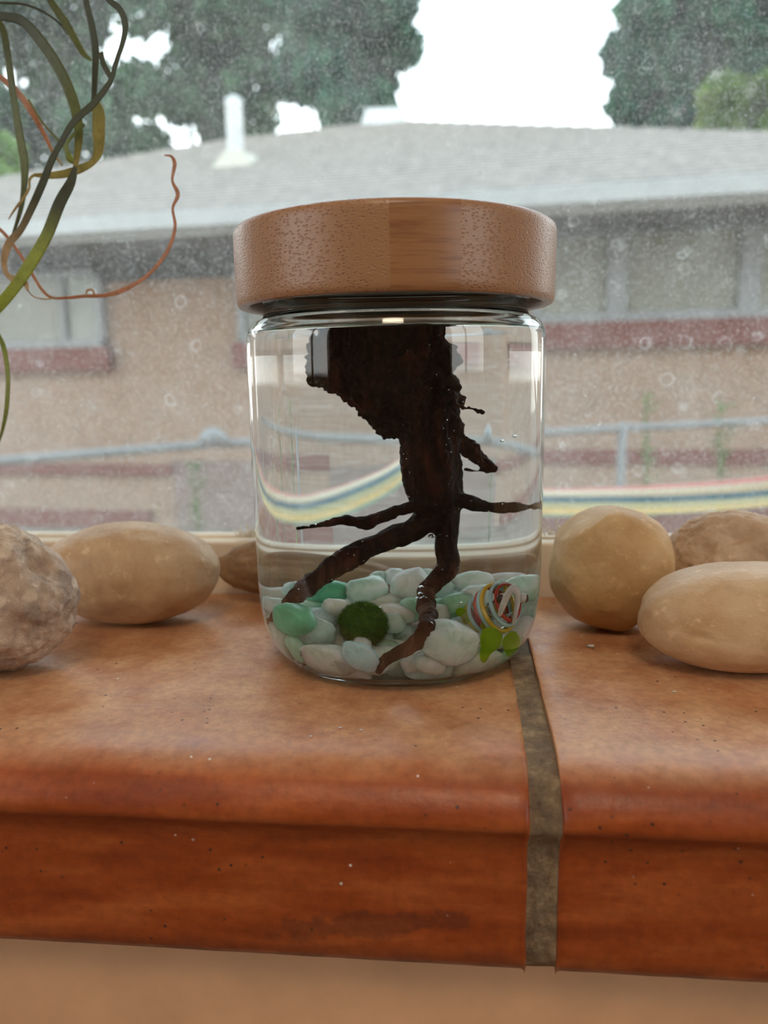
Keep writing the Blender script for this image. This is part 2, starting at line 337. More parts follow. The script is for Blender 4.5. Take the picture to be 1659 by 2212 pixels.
def room(name, b, m): return tag(obj(name, box_vf(*b), m, smooth=False), kind='structure')
fw = empty('wall_front'); tag(fw, kind='structure')
def fwp(n_, b): obj(n_, box_vf(*b), WALL, fw, smooth=False)
fwp('wall_panel', (-2.2, 2.2, -.0605, .14, -.95, -.0505)); fwp('wall_panel', (-6.5, -.70, -.0605, .14, -.0505, 1.7)); fwp('wall_panel', (1.0, 6.5, -.0605, .14, -.0505, 1.7)); fwp('wall_panel', (-.70, 1.0, -.0605, .14, 1.25, 1.7))
fwp('sill_core', (-.70, 1.0, -.0605, .14, -.0505, -.0128))
room('wall_back', (-2.3, 2.3, -3.4, -3.3, -.95, 1.7), ROOM)
def side_wall(name, wname, x0, x1, B2, label):      # side wall of the room, its unseen window opening added for fill light
    w = empty(name, ((x0+x1)/2, 0, 0)); tag(w, kind='structure')
    for b in ((-3.3, B2[0], -.95, 1.7), (B2[1], .14, -.95, 1.7), (B2[0], B2[1], -.95, B2[2]), (B2[0], B2[1], B2[3], 1.7)): obj('wall_panel', box_vf(x0, x1, *b), ROOM, w, smooth=False)
    w2 = empty(wname, ((x0+x1)/2, -1.4, 0)); tag(w2, label, kind='structure'); m = (B2[0]+B2[1])/2
    for b in ((B2[0], B2[0]+.05, B2[2], B2[3]), (B2[1]-.05, B2[1], B2[2], B2[3]), (B2[0], B2[1], B2[2], B2[2]+.05), (B2[0], B2[1], B2[3]-.05, B2[3]), (m-.03, m+.03, B2[2], B2[3])): obj('fill_window_bar', box_vf(x0+.02, x1-.02, *b), FRAME, w2, smooth=False)
side_wall('wall_left', 'fill_window_left', -2.3, -2.2, (-2.3, -.55, .05, 1.45), 'unseen window opening added in the left wall for fill light')
side_wall('wall_right', 'fill_window_right', 2.2, 2.3, (-2.3, -.75, .05, 1.45), 'unseen window opening added in the right wall for fill light')
room('floor', (-2.3, 2.3, -3.4, .14, -1.05, -.95), FLOORM); room('ceiling', (-2.3, 2.3, -3.4, .14, 1.7, 1.8), CEIL)
win = empty('window_1'); tag(win, 'large dusty window in a cream frame behind the ledge', kind='structure')
FY = 0.0625
bobj('frame_rail', bev_box(-.70, 1.0, FY, FY+.022, -.0125, .0204, .0010), FRAME, win, False); bobj('glazing_bead', bev_box(-.67, .97, FY+.009, FY+.0145, .0200, .0212, .0004), FRAME, win, False)
bobj('outer_sill', bev_box(-.75, 1.05, FY+.022, .17, -.05, -.006, .002), FRAME, win, False)
bobj('frame_stile', bev_box(-.70, -.665, FY, .125, .0204, 1.25, .0012), FRAME, win, False); bobj('frame_stile', bev_box(.965, 1.0, FY, .125, .0204, 1.25, .0012), FRAME, win, False); bobj('frame_rail', bev_box(-.665, .965, FY, .125, 1.21, 1.25, .0012), FRAME, win, False)
obj('pane', box_vf(-.668, .968, FY+.016, FY+.020, .0195, 1.215), PANE, win, smooth=False)

# ================================================================== OUTSIDE
EY = 0.0816; GZ = EY-1.33
GRD = plain('dry_ground', (0.19, 0.15, 0.12), 0.9, 0.2, 3, 0.5, 0.02)
gv, gf = [], []
for i in range(41):
    for j in range(41):
        x = -25+50*i/40; y = .3+45*j/40; gv.append((x, y, GZ-.04+.05*fbm((x*.5, y*.5, 0))))
for i in range(40):
    for j in range(40): a = i*41+j; gf.append((a, a+41, a+42, a+1))
tag(obj('ground', (gv, gf), GRD), 'dry bare yard ground outside the window', kind='structure')
H0 = Vector((-0.609569, 5.934779, 0.0816)); HD = Vector((0.994456, -0.105149, 0.0)); HN = Vector((0.105149, 0.994456, 0.0)); H0.z = 0
def hp(s, n, z): return tuple(H0+HD*s+HN*n+Vector((0, 0, z+EY)))
def hbox(s0, s1, n0, n1, z0, z1):
    v, f = box_vf(s0, s1, n0, n1, z0, z1); return [hp(*p) for p in v], f
BRICK_T = plain('tan_brick', (0.27, 0.18, 0.128), 0.85, 0.12, 22, 0.3, 0.003); BRICK_R = plain('red_brick', (0.15, 0.05, 0.038), 0.85, 0.12, 22, 0.3, 0.003)
STUCCO = plain('mauve_stucco', (0.19, 0.135, 0.115), 0.9, 0.06, 6); WHITE = plain('white_trim', (0.36, 0.37, 0.365), 0.5, 0.05, 6); EAVE_SHADE = plain('painted_eave_shade', (0.075, 0.073, 0.072), 0.8, 0.05, 4); WFRM = plain('grey_window_frame', (0.20, 0.205, 0.21), 0.5, 0.05, 6); SOFF = plain('soffit_paint', (0.15, 0.145, 0.14), 0.8, 0.05, 4)
SHING = plain('grey_shingle', (0.245, 0.213, 0.185), 0.9, 0.14, 9, 0.5, 0.01); BLIND = plain('tan_blind', (0.26, 0.225, 0.15), 0.7, 0.12, 3); PALE = plain('pale_blue_curtain', (0.34, 0.42, 0.42), 0.7, 0.06, 3)
WG = M('house_window_glass'); _a = WG.principled(Base_Color=(0.30, 0.31, 0.27), Roughness=0.12, Specular_IOR_Level=0.5, Alpha=0.45); WG = WG.m
obj('roof_slope', ([(-7, .55, 1.72), (7, .55, 1.72), (7, -3.6, 3.5), (-7, -3.6, 3.5), (-7, .55, 1.84), (7, .55, 1.84), (7, -3.6, 3.62), (-7, -3.6, 3.62)], [(0, 1, 2, 3), (4, 7, 6, 5), (0, 4, 5, 1), (1, 5, 6, 2), (2, 6, 7, 3), (3, 7, 4, 0)]), SHING, bpy.data.objects['ceiling'], False)
KW = 1.068
def wbox(s0, s1, n0, n1, z0, z1): return hbox(s0*KW, s1*KW, n0+.45, n1+.45, z0*KW, z1*KW)
house = empty('house', hp(0, .90, -1.42)); tag(house, 'low tan brick house with grey shingle roof seen through the dusty window', 'house')
obj('brick_wall', wbox(-9, 6, .45, .75, -1.40, 1.19), BRICK_T, house, False)
obj('brick_course', wbox(1.0, 6, .42, .46, -.68, -.56), BRICK_R, house, False); obj('brick_course', wbox(-9, -2.1, .40, .46, -.80, -.70), BRICK_R, house, False)
obj('brick_base', wbox(-9, -2.35, .40, .46, -1.40, -1.13), BRICK_R, house, False); obj('brick_base', wbox(1.0, 6, .41, .46, -1.34, -1.02), BRICK_R, house, False); obj('stucco_panel', wbox(-2.1, 1.0, .43, .46, -1.40, -.66), STUCCO, house, False)
def hwin(s0, s1, z0, z1, posts, blind, sill_z):
    w = obj('window_frame', join(wbox(s0, s1, .36, .45, z0, z0+.07), wbox(s0, s1, .36, .45, z1-.05, z1), wbox(s0, s0+.06, .36, .45, z0, z1), wbox(s1-.06, s1, .36, .45, z0, z1)), WFRM, house, False)
    for p0, p1 in posts: obj('mullion', wbox(p0, p1, .355, .45, z0, z1), WFRM, w, False)
    obj('pane', wbox(s0+.05, s1-.05, .40, .41, z0+.05, z1-.04), WG, w, False)
    for (b0, b1, m) in blind: obj('window_blind', wbox(b0, b1, .425, .44, z0+.06, z1-.04), m, w, False)
    obj('brick_sill', wbox(s0-.05, s1+.05, .33, .46, sill_z, z0), BRICK_R, house, False)
hwin(1.05, 4.3, .43, 1.12, ((1.62, 1.76), (2.56, 2.70), (3.5, 3.64)), ((1.1, 1.62, BLIND), (1.78, 2.2, BLIND), (2.22, 2.54, BLIND), (2.72, 3.5, BLIND), (3.66, 4.2, BLIND)), .235)
hwin(-5.0, -2.66, .345, 1.0, ((-3.08, -3.02),), ((-3.0, -2.72, PALE), (-4.2, -3.4, BLIND)), .14)
hwin(-1.40, -.75, .345, 1.04, (), ((-1.34, -.80, PALE),), .14)
obj('eave_shade_strip', wbox(-9, 6, .435, .46, .90, 1.19), EAVE_SHADE, house, False)  # dark strip that paints the eave's shade onto the upper wall
obj('soffit', hbox(-9, 6, 0.02, 1.2, 1.16, 1.19), SOFF, house, False)
obj('fascia', hbox(-9, 6, -.005, .03, 1.17, 1.335), WHITE, house, False)
gt = [(-.11, 1.22), (-.13, 1.33), (-.115, 1.335), (-.10, 1.24), (-.06, 1.215), (-.01, 1.225), (-.01, 1.20), (-.08, 1.20)]
obj('gutter', ([hp(s, n, z) for s in (-9, 6) for n, z in gt], [(i, (i+1) % 8, 8+(i+1) % 8, 8+i) for i in range(8)]+[tuple(range(8)), tuple(range(15, 7, -1))]), WHITE, house, False)
# roof: one broad front slope, cut along the hips, laid in stepped shingle courses
poly = [(-8.2, 0.0), (-4.79, 2.18), (-2.58, 3.57), (-.70, 4.0), (-.45, 3.87), (3.04, 1.49), (5.2, 0.0)]
def span(n):
    L = R_ = None
    for (s0, n0), (s1, n1) in zip(poly[:-1], poly[1:]):
        if (n0-n)*(n1-n) <= 0 and n0 != n1:
            s = s0+(s1-s0)*(n-n0)/(n1-n0)
            if n1 > n0: L = s
            else: R_ = s
    return L, R_
roof = obj('roof_deck', ([hp(s, n, 1.328+.45*n) for s, n in poly]+[hp(s, n, 1.27+.45*n) for s, n in poly], [tuple(range(7)), tuple(range(13, 6, -1))]+[(i, 7+i, 7+(i+1) % 7, (i+1) % 7) for i in range(7)]), SHING, house, False)
n = -.05; stp = .125
while n < 3.95:
    a, b = span(max(n, 0)), span(min(n+stp+.02, 3.98))
    if a[0] is not None and b[0] is not None and a[1] is not None and b[1] is not None:
        z0 = 1.332+.45*n; z1 = 1.332+.45*(n+stp+.02)
        v = [hp(a[0], n, z0+.030), hp(a[1], n, z0+.030), hp(b[1], n+stp+.02, z1+.012), hp(b[0], n+stp+.02, z1+.012), hp(a[0], n, z0), hp(a[1], n, z0), hp(b[1], n+stp+.02, z1), hp(b[0], n+stp+.02, z1)]
        obj('shingle_course', (v, [(0, 1, 2, 3), (4, 7, 6, 5), (0, 4, 5, 1), (1, 5, 6, 2), (2, 6, 7, 3), (3, 7, 4, 0)]), SHING, roof, False)
    n += stp
PIPE = plain('white_vent_pipe', (0.48, 0.48, 0.46), 0.5, 0.05, 5)
px_ = Vector(hp(-1.88, 1.93, 2.20)); obj('vent_pipe', tube([px_-Vector((0, 0, .1)), px_+Vector((0, 0, .3)), px_+Vector((0, 0, .62))], [.085]*3, 16), PIPE, house)
obj('vent_flashing', ([tuple(px_+Vector(p)) for p in ((-.2, -.2, -.07), (.2, -.2, -.07), (.2, .2, .11), (-.2, .2, .11), (-.09, -.09, .12), (.09, -.09, .12), (.09, .09, .14), (-.09, .09, .14))], box_q:=[(0, 3, 2, 1), (4, 5, 6, 7), (0, 1, 5, 4), (1, 2, 6, 5), (2, 3, 7, 6), (3, 0, 4, 7)]), plain('lead_flashing', (0.40, 0.36, 0.28), 0.6), house, False)
rv = Vector(hp(-.72, 3.85, 3.10)); obj('ridge_vent', ([tuple(rv+Vector(p)) for p in ((-.28, -.1, -.06), (.28, -.1, -.06), (.28, .15, -.06), (-.28, .15, -.06), (-.22, -.07, .13), (.22, -.07, .13), (.22, .12, .13), (-.22, .12, .13))], box_q), PIPE, house, False)

# pipe rail fence
GALV = plain('galvanised_pipe', (0.17, 0.165, 0.16), 0.6, 0.08, 20)
fence = empty('fence', (-1.2, 3.5, GZ)); tag(fence, 'low grey metal pipe fence crossing the yard outside', 'fence')
FP = [(-3.2, .9), (-1.20, 3.52), (.50, 4.15), (3.6, 6.1)]; FZ = -.205
for a, b in zip(FP[:-1], FP[1:]): obj('rail', tube([(a[0], a[1], FZ), (b[0], b[1], FZ)], [.021, .021 if b[0] < 0 else .024], 10), GALV, fence)
for (x, y) in (FP[0], (.93, 4.42), FP[3]):
    obj('post', tube([(x, y, GZ-.05), (x, y, FZ+.02)], [.026, .026], 12), GALV, fence)
    obj('post_cap', tube([(x, y, FZ+.015), (x, y, FZ+.028), (x, y, FZ+.034)], [.028, .026, .012], 12), GALV, fence)
obj('rail_joint', tube([(FP[1][0]-.03, FP[1][1]-.05, FZ+.01), (FP[1][0], FP[1][1], FZ+.03), (FP[1][0]+.06, FP[1][1]+.02, FZ+.01)], [.03, .05, .03], 12), GALV, fence)
# weeds by the fence
WEED = leafy('weed_green', (0.10, 0.17, 0.05), (0.22, 0.30, 0.10))
wl = ['tall thin green weed growing beside the grey fence post', 'middle slender green weed beyond the fence rail', 'short green weed furthest from the fence post', 'bright green weed at the corner of the mauve house panel']
for i, (x, y, h) in enumerate(((1.10, 4.62, 1.25), (1.62, 4.9, 1.15), (2.1, 5.2, .75), (-2.02, 5.55, .75))):
    w = empty('weed', (x, y, GZ)); tag(w, wl[i], 'weed', 'weeds in the yard'); rng = random.Random(40+i)
    pts = [(x, y, GZ), (x+.02, y, GZ+h*.5), (x+.05*rng.uniform(-1, 1), y, GZ+h)]; obj('stem', tube(pts, [.012, .010, .005], 6, 4), WEED, w)
    v, f = [], []
    for q in range(60):
        t = rng.uniform(.1, 1); a = rng.uniform(0, 2*PI); L = rng.uniform(.05, .13); c = Vector((x+.02*t, y, GZ+h*t)); d = Vector((math.cos(a), math.sin(a), rng.uniform(.1, .7)))*L; s = Vector((-math.sin(a), math.cos(a), 0))*.018
        o = len(v); v += [c, c+d*.5+s, c+d, c+d*.5-s]; f.append((o, o+1, o+2, o+3))
    tag(obj('foliage', (v, f), WEED, w, False), kind='stuff')

# trees beyond the house
BARK = plain('tree_bark', (0.05, 0.06, 0.045), 0.9)
def tree(label, cx, cy, blobs, ncard, leaf, m, seed, trunk_top):
    t = empty('tree', (cx, cy, GZ)); tag(t, label, 'tree', 'trees behind the house')
    obj('trunk', tube([(cx, cy, GZ), (cx+.1, cy, GZ+2), (cx-.1, cy, trunk_top)], [.22, .14, .06], 10), BARK, t)
    for b in blobs[::2]: obj('branch', tube([(cx, cy, trunk_top*.55), ((cx+b[0])/2, (cy+b[1])/2, (trunk_top*.6+b[2])/2+.2), b[:3]], [.06, .04, .02], 6, 4), BARK, t)
    rs = np.random.RandomState(seed); tot = sum(b[3]**2 for b in blobs); V = []
    for b in blobs:
        n_ = int(ncard*b[3]**2/tot); d = rs.normal(size=(n_, 3)); d /= np.linalg.norm(d, axis=1)[:, None]; r = b[3]*rs.uniform(.25, 1, n_)**.5
        c = np.array(b[:3])+d*r[:, None]*np.array((1, 1, .85)); u = rs.normal(size=(n_, 3)); u /= np.linalg.norm(u, axis=1)[:, None]; w = np.cross(u, rs.normal(size=(n_, 3))); w /= np.linalg.norm(w, axis=1)[:, None]
        L = leaf*rs.uniform(.6, 1.3, n_)[:, None]; V.append(np.stack([c-u*L, c+w*L*.45, c+u*L, c-w*L*.45], 1))
    V = np.concatenate(V).reshape(-1, 3); F_ = np.arange(len(V)).reshape(-1, 4)
    me = bpy.data.meshes.new('foliage'); me.from_pydata(V.tolist(), [], F_.tolist()); me.update(); tag(link_mesh('foliage', me, m, t, False), kind='stuff')
LG = leafy('grey_green_leaves', (0.035, 0.085, 0.05), (0.16, 0.26, 0.15)); LD = leafy('dark_green_leaves', (0.018, 0.062, 0.045), (0.08, 0.19, 0.115)); LY = leafy('yellow_green_leaves', (0.09, 0.15, 0.04), (0.22, 0.29, 0.08)); LB = leafy('bright_green_leaves', (0.12, 0.22, 0.05), (0.26, 0.40, 0.12))  # the yellow green leaf colour stands in for sunshine on that tree
TREES = [('loose grey green tree behind the house at far left', -9.8, 17.86, [(-12.94, 18.05, 11.39, 0.61), (-11.92, 16.45, 9.82, 0.55), (-12.2, 17.16, 9.29, 0.64), (-12.94, 17.65, 9.02, 0.57), (-12.93, 17.51, 8.45, 0.56), (-13.08, 18.05, 7.69, 0.68), (-12.81, 17.52, 7.05, 0.57), (-12.33, 16.58, 5.82, 0.64), (-12.55, 16.97, 5.53, 0.61), (-12.24, 18.45, 11.4, 0.57), (-11.65, 17.33, 10.26, 0.68), (-12.18, 18.26, 9.93, 0.59), (-12.57, 18.75, 9.48, 0.72), (-12.13, 17.93, 8.42, 0.6), (-12.39, 18.03, 7.81, 0.56), (-12.52, 17.85, 6.89, 0.53), (-12.24, 17.16, 6.04, 0.55), (-13.04, 18.53, 5.82, 0.61), (-10.81, 17.68, 10.99, 0.59), (-11.87, 18.65, 10.75, 0.6), (-11.01, 17.27, 9.29, 0.56), (-11.81, 18.55, 9.2, 0.56), (-11.96, 18.34, 8.7, 0.68), (-11.53, 17.96, 7.82, 0.59), (-11.56, 17.54, 6.89, 0.52), (-10.99, 16.88, 5.78, 0.66), (-11.97, 18.3, 5.49, 0.54), (-10.29, 17.48, 10.55, 0.65), (-10.7, 18.16, 10.3, 0.64), (-9.87, 16.97, 9.24, 0.53), (-10.01, 16.84, 8.62, 0.56), (-9.95, 16.99, 7.97, 0.5), (-11.31, 18.46, 8.03, 0.69), (-10.37, 17.03, 6.71, 0.51), (-11.15, 18.7, 6.55, 0.58), (-10.9, 17.44, 5.6, 0.54), (-9.66, 18.06, 11.14, 0.53), (-9.52, 17.53, 10.16, 0.69), (-10.09, 18.13, 9.73, 0.67), (-9.38, 16.93, 8.3, 0.57), (-9.88, 17.62, 8.2, 0.52), (-10.53, 18.84, 8.11, 0.72), (-9.87, 17.08, 6.05, 0.54), (-10.47, 18.17, 5.71, 0.69), (-8.88, 17.54, 10.82, 0.67), (-8.75, 17.49, 9.8, 0.58), (-8.34, 16.86, 8.95, 0.62), (-8.45, 16.84, 8.39, 0.5), (-9.83, 18.94, 8.56, 0.72), (-9.4, 18.7, 7.95, 0.66), (-9.5, 18.62, 7.08, 0.69), (-9.7, 18.62, 6.35, 0.67), (-10.07, 18.93, 5.6, 0.73), (-8.06, 17.22, 10.24, 0.66), (-8.27, 18.22, 10.52, 0.69), (-8.5, 17.99, 9.39, 0.64), (-8.64, 18.16, 9.13, 0.64), (-8.87, 19.01, 8.59, 0.72), (-8.87, 18.59, 8.02, 0.71), (-9.29, 19.05, 7.11, 0.57), (-8.05, 17.12, 5.76, 0.64), (-8.8, 18.33, 5.41, 0.56), (-7.59, 18.51, 11.17, 0.69), (-7.67, 18.67, 10.54, 0.63), (-7.91, 18.34, 9.9, 0.63), (-7.99, 18.85, 9.12, 0.65), (-7.82, 17.59, 6.56, 0.65), (-8.47, 19.03, 6.48, 0.62), (-7.67, 17.85, 5.47, 0.55), (-6.89, 18.4, 10.81, 0.54), (-7.36, 19.07, 10.67, 0.71), (-7.05, 18.64, 9.83, 0.69), (-6.62, 17.73, 8.85, 0.66), (-6.85, 17.51, 8.02, 0.65), (-7.05, 17.73, 6.55, 0.54), (-7.33, 18.42, 5.51, 0.69)], 15000, 0.19, 1, 3.0), ('open grey green tree behind the vent pipe', -5.82, 19.28, [(-6.92, 19.54, 11.47, 0.63), (-7.27, 19.61, 10.86, 0.61), (-7.21, 19.39, 10.38, 0.59), (-7.15, 19.21, 9.3, 0.66), (-7.93, 20.24, 7.4, 0.78), (-6.21, 18.88, 11.38, 0.58), (-6.1, 18.24, 10.03, 0.68), (-6.35, 19.74, 10.44, 0.61), (-6.47, 19.2, 9.15, 0.58), (-6.31, 19.33, 8.6, 0.65), (-6.3, 19.46, 8.11, 0.65), (-6.44, 18.61, 7.15, 0.53), (-6.37, 18.5, 6.39, 0.54), (-5.0, 18.32, 10.9, 0.68), (-5.63, 19.97, 10.98, 0.69), (-5.63, 20.28, 10.35, 0.72), (-5.71, 19.76, 9.46, 0.7), (-5.35, 18.4, 8.23, 0.55), (-5.83, 20.43, 8.36, 0.59), (-6.1, 20.03, 7.29, 0.62), (-5.81, 19.3, 6.37, 0.71), (-4.53, 18.2, 10.76, 0.59), (-5.2, 20.17, 10.99, 0.57), (-4.66, 19.69, 10.31, 0.58), (-4.75, 19.68, 9.31, 0.6), (-4.56, 18.24, 8.13, 0.64), (-5.19, 19.9, 7.97, 0.76), (-4.57, 18.28, 6.6, 0.68), (-5.01, 19.3, 6.26, 0.7), (-3.78, 18.63, 11.05, 0.64), (-3.76, 19.15, 10.59, 0.66), (-4.04, 20.4, 10.42, 0.58), (-4.12, 20.05, 9.69, 0.73), (-4.17, 20.21, 9.01, 0.74)], 11000, 0.19, 2, 3.0), ('dense dark green tree beside the bright gap of sky', -2.37, 17.62, [(-3.62, 18.27, 10.73, 0.62), (-3.71, 18.04, 9.96, 0.68), (-3.52, 18.56, 9.39, 0.57), (-3.37, 17.51, 8.27, 0.61), (-3.28, 16.42, 7.39, 0.46), (-3.25, 17.06, 6.75, 0.52), (-3.5, 18.03, 6.67, 0.62), (-2.62, 17.33, 10.18, 0.57), (-2.77, 16.71, 9.25, 0.51), (-2.52, 17.3, 8.99, 0.61), (-2.92, 17.47, 8.15, 0.52), (-2.88, 17.22, 7.7, 0.64), (-2.7, 17.45, 6.89, 0.57), (-2.82, 16.69, 6.19, 0.54), (-2.45, 16.47, 5.54, 0.5), (-1.96, 18.34, 10.75, 0.68), (-2.19, 18.2, 9.88, 0.62), (-1.86, 17.47, 9.05, 0.63), (-2.09, 16.72, 7.86, 0.47), (-1.91, 17.17, 7.63, 0.51), (-2.3, 17.76, 7.2, 0.55), (-2.0, 18.61, 6.71, 0.58), (-1.9, 17.62, 5.88, 0.53), (-1.37, 18.86, 10.01, 0.53), (-1.31, 17.79, 8.25, 0.51), (-1.44, 16.94, 7.52, 0.55), (-1.39, 17.99, 7.16, 0.56)], 17000, 0.19, 3, 3.0), ('dark green tree rising over the right of the roof', 5.56, 18.43, [(3.52, 17.1, 7.28, 0.54), (3.65, 19.14, 7.19, 0.62), (3.92, 18.57, 6.59, 0.62), (3.8, 18.66, 5.99, 0.65), (4.26, 17.66, 9.09, 0.57), (4.09, 17.51, 8.61, 0.48), (4.26, 18.24, 8.1, 0.52), (4.5, 19.23, 8.1, 0.64), (4.45, 17.96, 6.7, 0.53), (4.27, 18.11, 6.46, 0.58), (4.5, 18.12, 5.46, 0.5), (5.11, 19.21, 9.78, 0.56), (4.84, 17.44, 8.28, 0.6), (5.09, 19.26, 8.49, 0.68), (4.86, 17.18, 7.3, 0.46), (5.08, 18.86, 7.15, 0.58), (5.07, 19.01, 6.48, 0.63), (5.13, 18.31, 5.62, 0.58), (5.81, 19.03, 10.6, 0.58), (5.28, 17.87, 9.37, 0.6), (5.29, 17.53, 8.51, 0.51), (5.58, 18.09, 8.24, 0.59), (5.36, 17.84, 7.2, 0.5), (6.02, 19.0, 7.14, 0.58), (5.74, 18.6, 6.42, 0.63), (5.95, 18.85, 5.75, 0.54), (6.68, 19.69, 10.87, 0.61), (6.57, 19.19, 9.81, 0.61), (6.58, 19.23, 9.33, 0.68), (6.84, 19.69, 8.65, 0.7), (6.74, 19.58, 8.09, 0.57), (6.56, 19.11, 7.25, 0.56), (6.23, 18.13, 6.18, 0.53), (6.48, 18.54, 5.57, 0.54), (7.31, 19.22, 10.32, 0.57), (7.36, 19.3, 9.96, 0.53), (7.58, 19.6, 9.51, 0.52), (7.42, 19.2, 8.68, 0.62), (7.27, 19.01, 7.86, 0.54), (7.09, 17.99, 6.75, 0.51), (7.28, 18.89, 6.29, 0.55), (6.77, 17.79, 5.28, 0.49), (7.55, 18.98, 10.47, 0.67), (7.3, 17.82, 8.98, 0.56), (7.38, 17.45, 8.34, 0.51), (8.28, 19.8, 8.91, 0.59), (8.29, 19.6, 7.91, 0.6), (7.81, 18.18, 6.77, 0.6), (7.36, 17.51, 6.05, 0.52), (8.14, 19.46, 6.04, 0.56), (8.42, 19.37, 10.46, 0.64), (8.06, 17.85, 8.89, 0.52), (8.82, 19.52, 9.05, 0.58), (8.98, 19.59, 8.73, 0.68), (8.75, 18.93, 7.45, 0.64), (8.37, 18.17, 6.74, 0.6), (8.24, 17.63, 5.87, 0.56), (8.32, 17.65, 5.36, 0.52)], 24000, 0.19, 4, 3.0), ('yellow green sunlit tree low at the right edge', 5.83, 16.94, [(4.78, 15.98, 5.26, 0.38), (4.76, 16.04, 4.86, 0.32), (5.09, 16.76, 4.8, 0.32), (5.71, 17.81, 5.8, 0.37), (5.42, 16.97, 5.19, 0.37), (5.86, 17.81, 4.96, 0.43), (5.95, 16.63, 5.51, 0.39), (5.93, 17.11, 5.27, 0.34), (5.88, 16.34, 4.6, 0.39), (6.64, 17.37, 5.72, 0.36), (6.15, 16.42, 4.99, 0.36), (5.9, 15.76, 4.31, 0.37), (6.86, 16.8, 5.4, 0.4), (7.04, 17.22, 5.14, 0.38), (7.4, 18.02, 4.86, 0.36)], 6000, 0.16, 5, 2.4), ('bright green bush above the roof at the left edge', -8.79, 13.95, [(-9.47, 13.63, 4.15, 0.34), (-9.84, 14.08, 3.96, 0.36), (-8.61, 13.15, 4.03, 0.29), (-9.21, 13.88, 3.91, 0.32), (-9.45, 14.81, 4.47, 0.34), (-8.73, 13.57, 3.89, 0.27), (-8.74, 14.45, 4.52, 0.33), (-8.12, 13.27, 3.68, 0.32), (-8.78, 15.09, 4.53, 0.34), (-8.78, 15.07, 4.12, 0.29)], 6000, 0.15, 6, 1.6)]  # the sunlit tree's sunshine is only its leaf colour
for tr_, m in zip(TREES, (LG, LG, LD, LD, LY, LB)): tree(*tr_[:-3], m=m, leaf=tr_[-3], seed=tr_[-2], trunk_top=tr_[-1])

# rainbow striped cloth sling
sl = empty('cloth_sling', (.2, .6, -.05)); tag(sl, 'rainbow striped cloth sling sagging just outside the window at right', 'sling')
SC = [(-.075, .60, .012, .022), (-.046, .60, -.014, .026), (0, .60, -.034, .030), (.06, .60, -.045, .029), (.12, .60, -.047, .028), (.22, .60, -.044, .030), (.33, .60, -.034, .031), (.45, .60, -.012, .034), (.60, .60, .03, .036), (.8, .60, .11, .04)]
sp_ = smooth_path(SC, 10)
STR = [('rose', (0.62, 0.20, 0.17), 0, .16), ('cream', (0.70, 0.66, 0.50), .16, .34), ('deep_blue', (0.05, 0.20, 0.33), .34, .48), ('pale_green', (0.55, 0.66, 0.46), .48, .62), ('yellow', (0.78, 0.72, 0.36), .62, .80), ('teal', (0.22, 0.47, 0.42), .80, 1.0)]
for nm, c, w0, w1 in STR:
    m = plain('sling_'+nm, c, 0.85, 0.08, 300, 0.3); v, f = [], []; K = 5
    for i, (x, y, z, h) in enumerate(sp_):
        for j in range(K+1):
            w = w0+(w1-w0)*j/K; g = PI*(0.02+0.96*w)-.9*max(0, .22-x)+1.8*max(0, x-.17); cxs = math.cos(g)*h*.5; dep = -math.sin(g)*h*.45
            v.append((x, y+dep, z+cxs))
    for i in range(len(sp_)-1):
        for j in range(K): a = i*(K+1)+j; f.append((a, a+1, a+K+2, a+K+1))
    o = obj('stripe_band', (v, f), m, sl); sd = o.modifiers.new('cloth', 'SOLIDIFY'); sd.thickness = .0015; sd.offset = 0
# cobweb fluff at the foot of the pane
FLUFF = plain('white_fluff', (0.78, 0.74, 0.66), 0.9, 0.1, 300)
for i, (x, z, s, lab) in enumerate(((.0585, .0225, 1.0, 'white cobweb fluff on the frame just right of the jar'), (.1475, .0225, .9, 'white cobweb fluff on the frame behind the pitted stone'), (-.0655, .0215, .7, 'white cobweb fluff on the frame left of the jar'))):
    rng = random.Random(70+i); parts = []
    for q in range(46):
        a = Vector((x+rng.gauss(0, .0035*s), FY+.0045+rng.gauss(0, .0012), z+.0004)); d = Vector((rng.uniform(-1, 1), rng.uniform(-.3, .3), rng.uniform(.1, 1.3)))*.0045*s*rng.uniform(.4, 1.4)
        parts.append(tube([a, a+d*.5+Vector((rng.uniform(-1, 1)*.001, 0, 0)), a+d], [.0003, .00025, .0001], 5, 2))
    for q in range(9):
        c = Vector((x+rng.gauss(0, .003*s), FY+.0045, z+.0006+abs(rng.gauss(0, .001)))); iv, if_ = ico(1); parts.append(([c+Vector(p)*.0009*s*rng.uniform(.6, 1.5) for p in iv], if_))
    tag(obj('cobweb_fluff', join(*parts), FLUFF), lab, 'cobweb', 'fluff at the foot of the pane', 'stuff')

